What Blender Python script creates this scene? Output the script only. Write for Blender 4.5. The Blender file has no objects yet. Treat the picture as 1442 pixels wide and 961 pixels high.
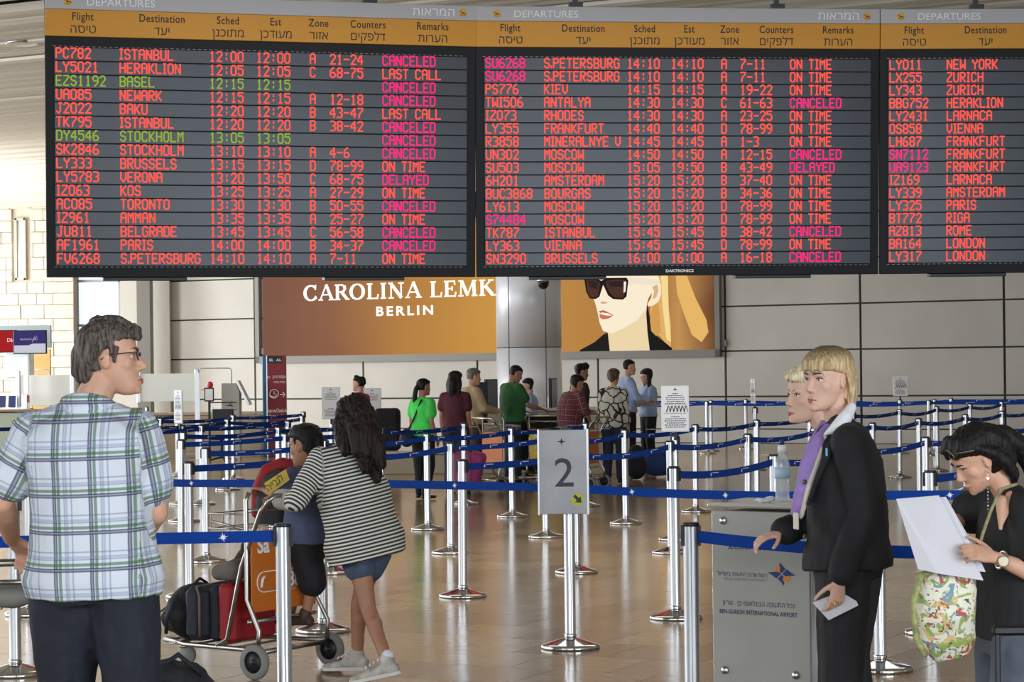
import bpy, math, random
from mathutils import Vector, Matrix, noise
from mathutils.geometry import tessellate_polygon
R = math.radians
V = Vector
random.seed(7)
SC = bpy.context.scene
COL = SC.collection

# ---------------------------------------------------------------- camera
F, CX, CY, ROLL, EYE, SH = 3200.0, 721.0, 480.5, 0.012, 1.65, 39.5
cam_data = bpy.data.cameras.new('camera')
cam_data.sensor_width = 36.0
cam_data.lens = F / 1442 * 36
cam_data.shift_y = SH / 1442
cam_data.clip_end = 300
cam = bpy.data.objects.new('camera', cam_data)
COL.objects.link(cam)
_c, _s = math.cos(ROLL), math.sin(ROLL)
cam.matrix_world = Matrix(((_c, _s, 0, 0), (0, 0, -1, 0), (-_s, _c, 0, EYE), (0, 0, 0, 1)))
SC.camera = cam

# ---------------------------------------------------------------- world, lights, exposure
SC.view_settings.view_transform = 'Standard'
SC.view_settings.look = 'None'
SC.view_settings.gamma = 1
SC.view_settings.use_curve_mapping = False
SC.view_settings.exposure = 0.0
world = bpy.data.worlds.new('world')
SC.world = world
world.use_nodes = True
bg = world.node_tree.nodes['Background']
bg.inputs[0].default_value = (0.86, 0.93, 1.0, 1)
bg.inputs[1].default_value = 1.35

def area(name, loc, target, sx, sy, power, col=(1, 1, 1)):
    l = bpy.data.lights.new(name, 'AREA')
    l.shape = 'RECTANGLE'; l.size = sx; l.size_y = sy; l.energy = power; l.color = col
    o = bpy.data.objects.new(name, l); COL.objects.link(o)
    o.location = loc
    o.rotation_euler = (V(target) - V(loc)).to_track_quat('-Z', 'Y').to_euler()
    o['category'] = 'lamp'; o['label'] = name.replace('_', ' ')
    return o
# daylight through the glazed left side, ceiling lighting strips of the hall, unseen lights added behind the viewer
area('daylight_from_tall_glazing_at_the_far_left', (-16, 46, 3.2), (3, 50.5, 2.0), 13, 4.6, 2100, (0.97, 0.99, 1.0))
area('daylight_from_tall_glazing_on_the_left', (-16, 20, 3.2), (0, 20, 1.2), 26, 4.6, 1500, (0.95, 0.98, 1.0))
area('added_board_reflection_light_behind_the_viewer', (10, -4.6, 1.55), (8, 20, 2.6), 8, 2.6, 1250, (0.80, 0.90, 1.0))  # unseen cool light, added so the boards reflect a bluish gradient
area('added_fill_light_behind_the_viewer', (-2, -4.5, 4.2), (0, 20, 1.8), 20, 2.4, 700, (0.94, 0.97, 1.0))  # unseen light, added as frontal fill and for reflections in the column
area('ceiling_lighting_strip_over_the_queue', (1.5, 20, 5.6), (1.5, 20, 0), 9, 3.0, 160, (1.0, 0.95, 0.88))
area('ceiling_lighting_strip_over_the_counters', (1, 40, 5.6), (1, 40, 0), 12, 4, 120, (1.0, 0.95, 0.88))

# ---------------------------------------------------------------- helpers
def P(u, v, D):
    """point that sits at distance D and is seen at photograph pixel (u, v)"""
    x, y = u - CX, CY - v + SH
    return V(((x * _c + y * _s) / F * D, D, EYE + (-x * _s + y * _c) / F * D))
def hor(u):                      # horizon row at column u
    return 520 - math.tan(ROLL) * (u - CX)
def DB(u, v):                    # distance of a floor point seen at pixel (u, v)
    return F * EYE / (v - hor(u))
WN, WA = V((-0.469, -0.883, 0)), V((0.883, -0.469, 0))      # far wall: normal to the room, direction along it
WO = V((7.3, 47.5, 0))
def W(u, v, off=0.0):
    """point of the far wall (off metres in front of it) seen at pixel (u, v)"""
    d = P(u, v, 1.0) - V((0, 0, EYE))
    o = WO + WN * off - V((0, 0, EYE))
    t = o.dot(WN) / d.dot(WN)
    return V((0, 0, EYE)) + d * t

def s2l(c):
    c = c / 255
    return c / 12.92 if c <= 0.04045 else ((c + 0.055) / 1.055) ** 2.4
def rgb(*c): return (s2l(c[0]), s2l(c[1]), s2l(c[2]), 1)
MATS = {}
def mat(name, c=(128, 128, 128), rough=0.5, metal=0.0, emit=0, bump=0, bscale=20, var=0, vscale=6, alpha=None, trans=0, spec=None, coat=0, sheen=0, stretch=None):
    if name in MATS: return MATS[name]
    m = bpy.data.materials.new(name); m.use_nodes = True; MATS[name] = m
    nt = m.node_tree; n = nt.nodes; L = nt.links; b = n['Principled BSDF']
    b.inputs['Base Color'].default_value = rgb(*c)
    b.inputs['Roughness'].default_value = rough
    b.inputs['Metallic'].default_value = metal
    if spec is not None: b.inputs['Specular IOR Level'].default_value = spec
    if trans: b.inputs['Transmission Weight'].default_value = trans
    if coat: b.inputs['Coat Weight'].default_value = coat
    if sheen: b.inputs['Sheen Weight'].default_value = sheen
    if alpha is not None: b.inputs['Alpha'].default_value = alpha
    if emit:
        b.inputs['Emission Color'].default_value = rgb(*c); b.inputs['Emission Strength'].default_value = emit; b.inputs['Base Color'].default_value = rgb(*[k * .3 for k in c]); b.inputs['Specular IOR Level'].default_value = 0.08
    if bump or var:
        tc = n.new('ShaderNodeTexCoord'); src = tc.outputs['Object']
        if stretch:
            mp = n.new('ShaderNodeMapping'); mp.inputs['Scale'].default_value = stretch
            L.new(src, mp.inputs[0]); src = mp.outputs[0]
    if var:
        t = n.new('ShaderNodeTexNoise'); t.inputs['Scale'].default_value = vscale; t.inputs['Detail'].default_value = 4
        L.new(src, t.inputs['Vector'])
        mx = n.new('ShaderNodeMix'); mx.data_type = 'RGBA'
        mx.inputs[6].default_value = rgb(*[max(0, k * (1 - var)) for k in c])
        mx.inputs[7].default_value = rgb(*[min(255, k * (1 + var)) for k in c])
        mr = n.new('ShaderNodeMapRange'); mr.inputs[1].default_value = 0.3; mr.inputs[2].default_value = 0.7
        L.new(t.outputs['Fac'], mr.inputs[0]); L.new(mr.outputs[0], mx.inputs[0])
        L.new(mx.outputs[2], b.inputs['Base Color'])
        if emit: L.new(mx.outputs[2], b.inputs['Emission Color'])
    if bump:
        t = n.new('ShaderNodeTexNoise'); t.inputs['Scale'].default_value = bscale; t.inputs['Detail'].default_value = 4
        L.new(src, t.inputs['Vector'])
        bp = n.new('ShaderNodeBump'); bp.inputs['Strength'].default_value = min(1, bump); bp.inputs['Distance'].default_value = 0.01
        L.new(t.outputs['Fac'], bp.inputs['Height']); L.new(bp.outputs[0], b.inputs['Normal'])
    return m

def link(o, parent=None):
    COL.objects.link(o)
    if parent is not None: o.parent = parent
    return o
def tag(o, label=None, cat=None, group=None, kind=None):
    if label: o['label'] = label
    if cat: o['category'] = cat
    if group: o['group'] = group
    if kind: o['kind'] = kind
    return o
def empty(name, loc, rz=0, label=None, cat=None, group=None):
    o = bpy.data.objects.new(name, None); o.empty_display_size = 0.1
    COL.objects.link(o); o.location = loc; o.rotation_euler = (0, 0, rz)
    return tag(o, label, cat, group)
def frame(o, r, up):
    r = r.normalized(); n = r.cross(up).normalized(); up = n.cross(r)
    return Matrix(((r.x, up.x, n.x, o.x), (r.y, up.y, n.y, o.y), (r.z, up.z, n.z, o.z), (0, 0, 0, 1)))

class MB:
    """mesh collector: shapes are added, build() links them as one mesh object"""
    def __init__(self): self.v = []; self.f = []; self.m = []; self.mi = 0; self.M = None; self.sm = []
    def add(self, vs, fs, smooth=False):
        b = len(self.v)
        self.v += [(self.M @ V(p)) if self.M is not None else V(p) for p in vs]
        for f in fs: self.f.append([b + i for i in f]); self.m.append(self.mi); self.sm.append(smooth)
        return self
    def box(self, c, s, rot=None):
        x, y, z = s[0] / 2, s[1] / 2, s[2] / 2
        vs = [V((i, j, k)) for i in (-x, x) for j in (-y, y) for k in (-z, z)]
        if rot is not None: vs = [rot @ p for p in vs]
        return self.add([p + V(c) for p in vs], [(0, 1, 3, 2), (4, 6, 7, 5), (0, 4, 5, 1), (2, 3, 7, 6), (0, 2, 6, 4), (1, 5, 7, 3)])
    def bbox(self, c, s, b=0.01, rot=None):
        """box with bevelled edges"""
        x, y, z = s[0] / 2, s[1] / 2, s[2] / 2
        b = min(b, x * .9, y * .9, z * .9); vs = []; idx = {}
        for i in (-1, 1):
            for j in (-1, 1):
                for k in (-1, 1):
                    for a in range(3):
                        p = [i * (x - b), j * (y - b), k * (z - b)]; p[a] = (i * x, j * y, k * z)[a]
                        idx[(i, j, k, a)] = len(vs); vs.append(V(p))
        fs = []
        for a in range(3):
            o = [q for q in range(3) if q != a]
            for s_ in (-1, 1):
                q = []
                for (p1, p2) in ((-1, -1), (1, -1), (1, 1), (-1, 1)):
                    t = [0, 0, 0]; t[a] = s_; t[o[0]] = p1; t[o[1]] = p2; q.append(idx[(t[0], t[1], t[2], a)])
                fs.append(q)
            for p1 in (-1, 1):
                for p2 in (-1, 1):
                    t1 = [0, 0, 0]; t1[a] = -1; t1[o[0]] = p1; t1[o[1]] = p2; t2 = list(t1); t2[a] = 1
                    fs.append([idx[(*t1, o[0])], idx[(*t2, o[0])], idx[(*t2, o[1])], idx[(*t1, o[1])]])
        for i in (-1, 1):
            for j in (-1, 1):
                for k in (-1, 1): fs.append([idx[(i, j, k, 0)], idx[(i, j, k, 1)], idx[(i, j, k, 2)]])
        if rot is not None: vs = [rot @ p for p in vs]
        return self.add([p + V(c) for p in vs], fs)
    def quad(self, a, b, c, d): return self.add([a, b, c, d], [(0, 1, 2, 3)])
    def poly(self, pts): return self.add(pts, [list(range(len(pts)))])
    def slab(self, pts, nrm, t):
        """polygon with thickness t along nrm"""
        n = len(pts); nrm = V(nrm)
        vs = [V(p) for p in pts] + [V(p) + nrm * t for p in pts]
        return self.add(vs, [list(range(n))[::-1], list(range(n, 2 * n))] + [(i, (i + 1) % n, n + (i + 1) % n, n + i) for i in range(n)])
    def tube(self, pts, r, seg=8, closed=False, cap=True):
        pts = [V(p) for p in pts]; n = len(pts); rr = r if isinstance(r, (list, tuple)) else [r] * n
        vs = []; fs = []; ref = None
        for i, p in enumerate(pts):
            a = pts[(i - 1) % n] if (i > 0 or closed) else p; c = pts[(i + 1) % n] if (i < n - 1 or closed) else p
            d = (c - a).normalized()
            if ref is None: ref = d.orthogonal().normalized()
            ref = (ref - d * ref.dot(d))
            ref = ref.normalized() if ref.length > 1e-6 else d.orthogonal().normalized()
            w = d.cross(ref)
            for k in range(seg):
                t = 2 * math.pi * k / seg
                vs.append(p + (ref * math.cos(t) + w * math.sin(t)) * rr[i])
        for i in range(n if closed else n - 1):
            for k in range(seg):
                j = (i + 1) % n
                fs.append((i * seg + k, i * seg + (k + 1) % seg, j * seg + (k + 1) % seg, j * seg + k))
        if cap and not closed: fs += [list(range(seg))[::-1], list(range((n - 1) * seg, n * seg))]
        return self.add(vs, fs, True)
    def lathe(self, prof, seg=24, c=(0, 0, 0), smooth=True):
        vs = []; fs = []; c = V(c); n = len(prof)
        for (r, z) in prof:
            for k in range(seg):
                t = 2 * math.pi * k / seg; vs.append(c + V((r * math.cos(t), r * math.sin(t), z)))
        for i in range(n - 1):
            for k in range(seg): fs.append((i * seg + k, i * seg + (k + 1) % seg, (i + 1) * seg + (k + 1) % seg, (i + 1) * seg + k))
        self.add(vs, fs, smooth)
        b = len(self.v) - len(vs)
        for i0, rev in ((0, True), (n - 1, False)):
            if prof[0] == prof[-1]: break
            if prof[i0][0] > 1e-5:
                r_ = [b + i0 * seg + k for k in range(seg)]
                self.f.append(r_[::-1] if rev else r_); self.m.append(self.mi); self.sm.append(False)
        return self
    def build(self, name, m, parent=None, loc=None):
        me = bpy.data.meshes.new(name)
        me.from_pydata([tuple(p) for p in self.v], [], self.f)
        for q in (m if isinstance(m, (list, tuple)) else [m]): me.materials.append(q)
        fl = name in STUFFY
        me.polygons.foreach_set('material_index', self.m)
        me.polygons.foreach_set('use_smooth', self.sm)
        me.update()
        o = bpy.data.objects.new(name, me)
        if loc is not None: o.location = loc
        if fl: o['kind'] = 'stuff'
        return link(o, parent)

STUFFY = {'lettering', 'row_latch', 'edge_rivets', 'maker_lettering', 'belt_print', 'fine_print', 'plaid_print'}
HEB = set('אבגדהוזחטיכלמנסעפצקרשתךםןףץ')
_tcache = {}
def text_geo(s, off=0.0, extr=0.0, sp=1.0):
    """triangulated lettering, cap height 1, origin left baseline; returns verts, faces, width"""
    key = (s, off, extr, sp)
    if key in _tcache: return _tcache[key]
    heb = any(ch in HEB for ch in s)
    if heb: s = s[::-1]
    cu = bpy.data.curves.new('lettering', 'FONT'); cu.body = s; cu.resolution_u = 3
    cu.offset = off; cu.extrude = extr
    cu.space_character = sp
    if heb: cu.fill_mode = 'NONE'
    o = bpy.data.objects.new('lettering', cu); COL.objects.link(o)
    me = bpy.data.meshes.new_from_object(o.evaluated_get(bpy.context.evaluated_depsgraph_get()))
    vs = [v.co.copy() / 0.73 for v in me.vertices]; fs = [list(p.vertices) for p in me.polygons]
    if heb:   # overlapping outlines: every outer contour is filled with its own holes
        nb = {}
        for e in me.edges:
            a, b = e.vertices; nb.setdefault(a, []).append(b); nb.setdefault(b, []).append(a)
        loops = []; seen = set()
        for i in range(len(vs)):
            if i in seen or i not in nb: continue
            lp = [i]; seen.add(i); cur = i
            while True:
                nx = [q for q in nb[cur] if q not in seen]
                if not nx: break
                cur = (cur + 1) if (cur + 1) in nx else nx[0]
                lp.append(cur); seen.add(cur)
            loops.append(lp)
        def sa(lp): return sum(vs[lp[k]].x * vs[lp[(k + 1) % len(lp)]].y - vs[lp[(k + 1) % len(lp)]].x * vs[lp[k]].y for k in range(len(lp))) / 2
        def inside(p, lp):
            r = False
            for k in range(len(lp)):
                a, b = vs[lp[k]], vs[lp[k - 1]]
                if (a.y > p.y) != (b.y > p.y) and p.x < (b.x - a.x) * (p.y - a.y) / (b.y - a.y) + a.x: r = not r
            return r
        ar = [sa(l) for l in loops]; big = max(ar, key=abs) if ar else 1; sg_ = 1 if big > 0 else -1; fs = []
        for l, a_ in zip(loops, ar):
            if a_ * sg_ <= 0: continue
            hs = [h for h, b_ in zip(loops, ar) if b_ * sg_ < 0 and all(inside(vs[q], l) for q in h)]
            idx = list(l) + [q for h in hs for q in h]
            for t in tessellate_polygon([[vs[q] for q in l]] + [[vs[q] for q in h] for h in hs]): fs.append([idx[q] for q in t])
    bpy.data.objects.remove(o); bpy.data.curves.remove(cu); bpy.data.meshes.remove(me)
    w = max((v.x for v in vs), default=0)
    _tcache[key] = (vs, fs, w); return _tcache[key]
def put_text(mb, s, x, y, h, M=None, align='L', off=0.0, width=None, z=0.0, sx=1.0, sp=1.0):
    vs, fs, w = text_geo(s, off, 0.0, sp)
    k = h * sx
    if width: k = width / max(w, 1e-3)
    dx = {'L': 0, 'C': -w * k / 2, 'R': -w * k}[align]
    old = mb.M
    if M is not None: mb.M = M
    mb.add([V((x + dx + v.x * k, y + v.y * h, z + v.z * h)) for v in vs], fs)
    mb.M = old

# ---- organic shapes: solids are added, then fused by voxels into one smooth surface
class Sculpt(MB):
    def cone(self, a, b, r0, r1, seg=12):
        a, b = V(a), V(b); d = b - a; L = max(d.length, 1e-5); d = d / L
        pr = []
        for k in range(4): t = math.pi / 2 * (k + .15) / 4; pr.append((-r0 * math.cos(t), r0 * math.sin(t)))
        pr += [(0, r0), (L, r1)]
        for k in range(3, -1, -1): t = math.pi / 2 * (k + .15) / 4; pr.append((L + r1 * math.cos(t), r1 * math.sin(t)))
        x = d.orthogonal().normalized(); y = d.cross(x); vs = []; fs = []
        for (s, r) in pr:
            for k in range(seg):
                t = 2 * math.pi * k / seg; vs.append(a + d * s + (x * math.cos(t) + y * math.sin(t)) * r)
        n = len(pr)
        for i in range(n - 1):
            for k in range(seg): fs.append((i * seg + k, i * seg + (k + 1) % seg, (i + 1) * seg + (k + 1) % seg, (i + 1) * seg + k))
        fs += [list(range(seg))[::-1], list(range((n - 1) * seg, n * seg))]
        return self.add(vs, fs)
    def chain(self, pts, rs):
        for i in range(len(pts) - 1): self.cone(pts[i], pts[i + 1], rs[i], rs[i + 1])
        return self
    def ell(self, c, r, rot=None, seg=14, rings=9):
        vs = []; fs = []; c = V(c)
        for i in range(rings + 1):
            t = math.pi * (i * .98 + .01 * rings) / rings
            for k in range(seg):
                p = 2 * math.pi * k / seg
                q = V((r[0] * math.sin(t) * math.cos(p), r[1] * math.sin(t) * math.sin(p), r[2] * math.cos(t)))
                if rot is not None: q = rot @ q
                vs.append(c + q)
        for i in range(rings):
            for k in range(seg): fs.append((i * seg + k, (i + 1) * seg + k, (i + 1) * seg + (k + 1) % seg, i * seg + (k + 1) % seg))
        fs += [list(range(seg)), list(range(rings * seg, (rings + 1) * seg))[::-1]]
        return self.add(vs, fs)
    def loft(self, rings, seg=20, pw=1.0):
        """rings: (centre, x vector, y vector)"""
        vs = []; fs = []
        for (c, x, y) in rings:
            for k in range(seg):
                t = 2 * math.pi * k / seg; ct, st = math.cos(t), math.sin(t)
                ct = math.copysign(abs(ct) ** pw, ct); st = math.copysign(abs(st) ** pw, st)
                vs.append(V(c) + V(x) * ct + V(y) * st)
        n = len(rings)
        for i in range(n - 1):
            for k in range(seg): fs.append((i * seg + k, i * seg + (k + 1) % seg, (i + 1) * seg + (k + 1) % seg, (i + 1) * seg + k))
        fs += [list(range(seg))[::-1], list(range((n - 1) * seg, n * seg))]
        return self.add(vs, fs)
    def fuse(self, name, m, parent=None, voxel=0.01, smooth=3, disp=None, attrs=None):
        me = bpy.data.meshes.new(name)
        me.from_pydata([tuple(p) for p in self.v], [], self.f); me.update()
        o = bpy.data.objects.new(name, me); COL.objects.link(o)
        r = o.modifiers.new('r', 'REMESH'); r.mode = 'VOXEL'; r.voxel_size = voxel; r.use_smooth_shade = True
        if smooth:
            q = o.modifiers.new('s', 'SMOOTH'); q.factor = 0.5; q.iterations = smooth
        dg = bpy.context.evaluated_depsgraph_get()
        ne = bpy.data.meshes.new_from_object(o.evaluated_get(dg))
        bpy.data.objects.remove(o); bpy.data.meshes.remove(me)
        ne.name = name
        if disp:
            nn = [v.normal.copy() for v in ne.vertices]
            for v, n_ in zip(ne.vertices, nn): v.co += n_ * disp(v.co)
        if attrs:
            for an, fn in attrs.items():
                at = ne.attributes.new(an, 'FLOAT', 'POINT')
                at.data.foreach_set('value', [fn(v.co) for v in ne.vertices])
        ne.materials.clear()
        for q in (m if isinstance(m, (list, tuple)) else [m]): ne.materials.append(q)
        ne.polygons.foreach_set('use_smooth', [True] * len(ne.polygons))
        ne.update()
        return link(bpy.data.objects.new(name, ne), parent)

def rot_z(a): return Matrix.Rotation(a, 3, 'Z')

# ---------------------------------------------------------------- shared materials
M_alu = mat('brushed_aluminium', (205, 208, 212), 0.28, 1.0)
M_chrome = mat('polished_chrome', (200, 200, 200), 0.08, 1.0)
M_black = mat('black_plastic', (22, 23, 26), 0.45)
M_steel = mat('cart_steel', (170, 168, 162), 0.3, 1.0)
M_white = mat('white_print', (240, 242, 245), 0.6)
M_ink = mat('dark_ink', (38, 40, 52), 0.6)
# ================================================================ SETTING
# ---- floor: stone tiles in running bond, laid square to the far wall
def tile_material(name, per_object):
    m = bpy.data.materials.new(name); m.use_nodes = True
    nt = m.node_tree; n = nt.nodes; L = nt.links; b = n['Principled BSDF']
    if per_object: src = n.new('ShaderNodeObjectInfo').outputs['Random']
    else: src = n.new('ShaderNodeNewGeometry').outputs['Random Per Island']
    cr = n.new('ShaderNodeValToRGB')
    cr.color_ramp.elements[0].color = rgb(156, 131, 98); cr.color_ramp.elements[1].color = rgb(200, 176, 136)
    e = cr.color_ramp.elements.new(0.5); e.color = rgb(176, 151, 115)
    L.new(src, cr.inputs[0])
    tc = n.new('ShaderNodeTexCoord'); mp = n.new('ShaderNodeMapping'); mp.inputs['Scale'].default_value = (3, 9, 3)
    L.new(tc.outputs['Object'], mp.inputs[0])
    nz = n.new('ShaderNodeTexNoise'); nz.inputs['Scale'].default_value = 1.5; nz.inputs['Detail'].default_value = 6
    L.new(mp.outputs[0], nz.inputs['Vector'])
    mx = n.new('ShaderNodeMix'); mx.data_type = 'RGBA'; mx.blend_type = 'MULTIPLY'; mx.inputs[0].default_value = 0.5
    c2 = n.new('ShaderNodeValToRGB'); c2.color_ramp.elements[0].position = 0.3; c2.color_ramp.elements[1].position = 0.7
    c2.color_ramp.elements[0].color = (0.6, 0.56, 0.52, 1)
    L.new(nz.outputs['Fac'], c2.inputs[0]); L.new(cr.outputs[0], mx.inputs[6]); L.new(c2.outputs[0], mx.inputs[7])
    L.new(mx.outputs[2], b.inputs['Base Color'])
    b.inputs['Roughness'].default_value = 0.16
    b.inputs['Specular IOR Level'].default_value = 0.85
    n2 = n.new('ShaderNodeTexNoise'); n2.inputs['Scale'].default_value = 2.5
    L.new(tc.outputs['Object'], n2.inputs['Vector'])
    bp = n.new('ShaderNodeBump'); bp.inputs['Strength'].default_value = 0.12; bp.inputs['Distance'].default_value = 0.02
    L.new(n2.outputs['Fac'], bp.inputs['Height']); L.new(bp.outputs[0], b.inputs['Normal'])
    return m
M_tile, M_tiles_far = tile_material('stone_tile', True), tile_material('stone_tiles_far', False)
M_grout = mat('dark_grout', (96, 82, 68), 0.8)
fl = MB(); fl.quad((-40, -6, -0.012), (40, -6, -0.012), (40, 75, -0.012), (-40, 75, -0.012))
floor = fl.build('floor', M_grout); tag(floor, 'polished beige brown stone tile floor of the hall', None, None, 'structure')
TW, TD, J = 0.60, 0.60, 0.0045
tile_me = None
far = MB(); cells = []
WNi = -WN
for i in range(-8, 95):
    for j in range(-60, 60):
        o = WO - WNi * 62 * 0 + WA * (j * TW + (0.5 * TW if i % 2 else 0)) + WNi * (i * TD - 52)
        p = V((o.x, o.y, 0))
        if p.y < 2.5 or p.y > 57.5: continue
        if abs(p.x) > 0.235 * p.y + 2.2: continue
        if (p - WO).dot(WN) < 0.3: continue
        inview = abs(p.x) < 0.235 * p.y + 0.3 and p.y > 11.4
        cells.append((0 if inview else 1, p.y, p))
cells.sort(key=lambda t: (t[0], t[1]))
RW = math.atan2(WA.y, WA.x)
t_mb = MB(); t_mb.bbox((0, 0, -0.006), (TW - J, TD - J, 0.012), 0.0012)
for k, (iv, y, p) in enumerate(cells):
    if iv == 0 and k < 300:
        if tile_me is None:
            o = t_mb.build('floor_tile', M_tile, floor); tile_me = o.data
        else:
            o = bpy.data.objects.new('floor_tile', tile_me); link(o, floor)
        o.location = p; o.rotation_euler = (0, 0, RW)
    else:
        a = WA * (TW - J) / 2; b = WNi * (TD - J) / 2
        far.add([p - a - b, p + a - b, p + a + b, p - a + b], [(0, 1, 2, 3)])
fo = far.build('distant_floor_tiles', M_tiles_far, floor); fo['kind'] = 'stuff'

# ---- far wall of large cladding panels, dark joints
M_joint = mat('dark_joint', (52, 50, 46), 0.7)
M_panel = mat('wall_cladding', (194, 191, 184), 0.62, 0.0, var=0.03, vscale=0.8)
wallb = MB()
def WP(t, z, off=0.0):  # point on wall: t along, z up
    return WO + WA * t + WN * off + V((0, 0, z))
wallb.slab([WP(-18.35, -0.1, -0.03), WP(14, -0.1, -0.03), WP(14, 6.2, -0.03), WP(-18.35, 6.2, -0.03)], -WN, 0.2)
wall_far = wallb.build('wall_far', M_joint); tag(wall_far, 'far wall of large beige cladding panels with dark joints', None, None, 'structure')
ZL = [0.0, 0.30, 1.0, 1.98, 2.94, 3.90, 4.86, 5.8]
for ci in range(-6, 5):
    for zi in range(len(ZL) - 1):
        a, b = ci * 3.05, (ci + 1) * 3.05
        g = 0.026 if zi else 0.015
        mb = MB()
        dep = 0.02 + 0.004 * random.random()
        mb.slab([WP(a + g, ZL[zi] + g * .7, -0.028), WP(b - g, ZL[zi] + g * .7, -0.028), WP(b - g, ZL[zi + 1] - g * .7, -0.028), WP(a + g, ZL[zi + 1] - g * .7, -0.028)], WN, dep + 0.028)
        mb.build('wall_panel', M_panel, wall_far)
# ledge under the light boxes
lg = MB(); lg.slab([WP(-15.15, 2.08, 0.02), WP(-3.0, 2.08, 0.02), WP(-3.0, 2.22, 0.02), WP(-15.15, 2.22, 0.02)], WN, 0.07)
lg.build('ledge', mat('ledge_metal', (132, 130, 126), 0.6, 0.1), wall_far)

# ---- left end: pillar, window bay, stone wall
M_pillar = mat('grey_pillar', (118, 116, 110), 0.5, 0.3)
pb = MB(); a, b = P(193, 500, 54.6), P(213, 500, 54.6)
pb.bbox(((a.x + b.x) / 2, 54.8, 2.9), (b.x - a.x, 0.4, 5.9), 0.02)
pil = pb.build('wall_pillar', M_pillar); tag(pil, 'slim dark grey pillar between the window bay and the panelled wall', 'pillar', None, 'structure')
DW = 55.6
M_bay = mat('window_bay_cladding', (205, 202, 194), 0.6)
bb = MB()
def R4(u0, v0, u1, v1, D): return [P(u0, v1, D), P(u1, v1, D), P(u1, v0, D), P(u0, v0, D)]
xa, xb = P(100, 500, DW).x, P(240, 500, DW).x
def bay(name, u0, v0, u1, v1, m=M_bay, d=0.12, D=DW):
    p = R4(u0, v0, u1, v1, D); x0, x1, z0, z1 = p[0].x, p[1].x, p[0].z, p[3].z
    return (x0, x1, z0, z1)
zt, zb2 = P(140, 397, DW).z, P(140, 455, DW).z
zt2, zb3 = 5.3, P(140, 391, DW).z
xw0, xw1 = P(108, 430, DW).x, P(170, 430, DW).x
# wall with two openings: built as strips round the panes
def strip(x0, x1, z0, z1): bb.box(((x0 + x1) / 2, DW, (z0 + z1) / 2), (x1 - x0, 0.16, z1 - z0))
strip(xa - 1, xw0, -0.1, 6.1); strip(xw1, xb, -0.1, 6.1); strip(xw0, xw1, -0.1, 1.15)
bayo = bb.build('wall_window_bay', M_bay); tag(bayo, 'pale cladding round the bright windows at the left end', None, None, 'structure')
M_glow = mat('bright_daylight_pane', (236, 244, 250), 0.05, alpha=None, trans=1.0)
M_frame = mat('window_metal', (150, 158, 165), 0.4, 0.5)
win = empty('window_1', ((xw0 + xw1) / 2, DW, 0)); tag(win, 'bright daylight windows behind the man in the plaid shirt', None, None, 'structure')
zs = [1.15, zb2 - 0.06, zt + 0.02, 4.2, 5.9]
cx = (xw0 + xw1) / 2
for q in range(4):
    mb = MB(); mb.box((0, 0, (zs[q] + zs[q + 1]) / 2), (xw1 - xw0 - 0.08, 0.012, zs[q + 1] - zs[q] - 0.06)); mb.build('pane', M_glow, win)
mb = MB()
for z in zs: mb.box((0, 0, z), (xw1 - xw0, 0.1, 0.06))
for sx in (-1, 1): mb.box((sx * (xw1 - xw0 - 0.05) / 2, 0, 3.5), (0.05, 0.1, 4.75))
mb.build('window_frame', M_frame, win)
# stone wall: rough blocks in courses, with a slit window
M_stone = mat('rough_limestone', (226, 216, 200), 0.9, bump=1.0, bscale=9, var=0.05, vscale=5)
M_mortar = mat('stone_mortar', (216, 207, 192), 0.9)
DS = 55.0
xs1 = P(104, 450, DS).x; xs0 = -17.0
sb = MB(); sb.box(((xs0 + xs1) / 2, DS + 0.35, 2.9), (xs1 - xs0 - .02, 0.5, 6.1))
stone = sb.build('wall_left_stone', M_mortar); tag(stone, 'bright rough limestone block wall at the left', None, None, 'structure')
sl = bay('', 16, 305, 42, 395, D=DS - 0.1)
z = 0.0; rowi = 0
while z < 5.85:
    hh = random.choice([0.28, 0.33, 0.3]); x = xs1 - (0.0 if rowi % 2 else 0.22)
    first = True
    while x > xs0:
        w = random.uniform(0.4, 0.62) if not first else (0.5 if rowi % 2 else 0.72)
        x0 = x - w if not first else xs1 - w
        x1 = x if not first else xs1
        first = False; x = x0
        if x1 > sl[0] and x0 < sl[1] and z + hh > sl[2] and z < sl[3]: 
            x0n, x1n = x0, x1
            if x0 < sl[0]: x1n = sl[0]
            elif x1 > sl[1]: x0n = sl[1]
            else: continue
            if x1n - x0n < 0.06: continue
            bx0, bx1 = x0n, x1n
        else: bx0, bx1 = x0, x1
        if bx1 < -14.3: break
        mb = MB(); d = 0.06 + random.random() * 0.035
        mb.bbox(((bx0 + bx1) / 2, DS + 0.1 - d / 2, z + hh / 2), (bx1 - bx0 - 0.012, d, hh - 0.012), 0.012)
        mb.build('stone_block', M_stone, stone)
    z += hh; rowi += 1
mb = MB(); g = bay('', 24, 310, 34, 392, D=DS)
mb.box(((g[0] + g[1]) / 2, DS + 0.06, (g[2] + g[3]) / 2), (g[1] - g[0], 0.03, g[3] - g[2])); 
sw = mb.build('window_2', mat('slit_glass', (205, 215, 222), 0.1, spec=0.8)); tag(sw, 'narrow slit window in the limestone wall', None, None, 'structure')
mb = MB()
for xx in (g[0] - 0.02, g[1] + 0.02): mb.box((xx, DS + 0.03, (g[2] + g[3]) / 2), (0.05, 0.1, g[3] - g[2] + 0.1))
for zz in (g[2] - 0.02, g[3] + 0.02): mb.box(((g[0] + g[1]) / 2, DS + 0.03, zz), (g[1] - g[0] + 0.1, 0.1, 0.05))
mb.build('window_frame', mat('slit_frame', (215, 208, 190), 0.6), sw)

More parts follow.
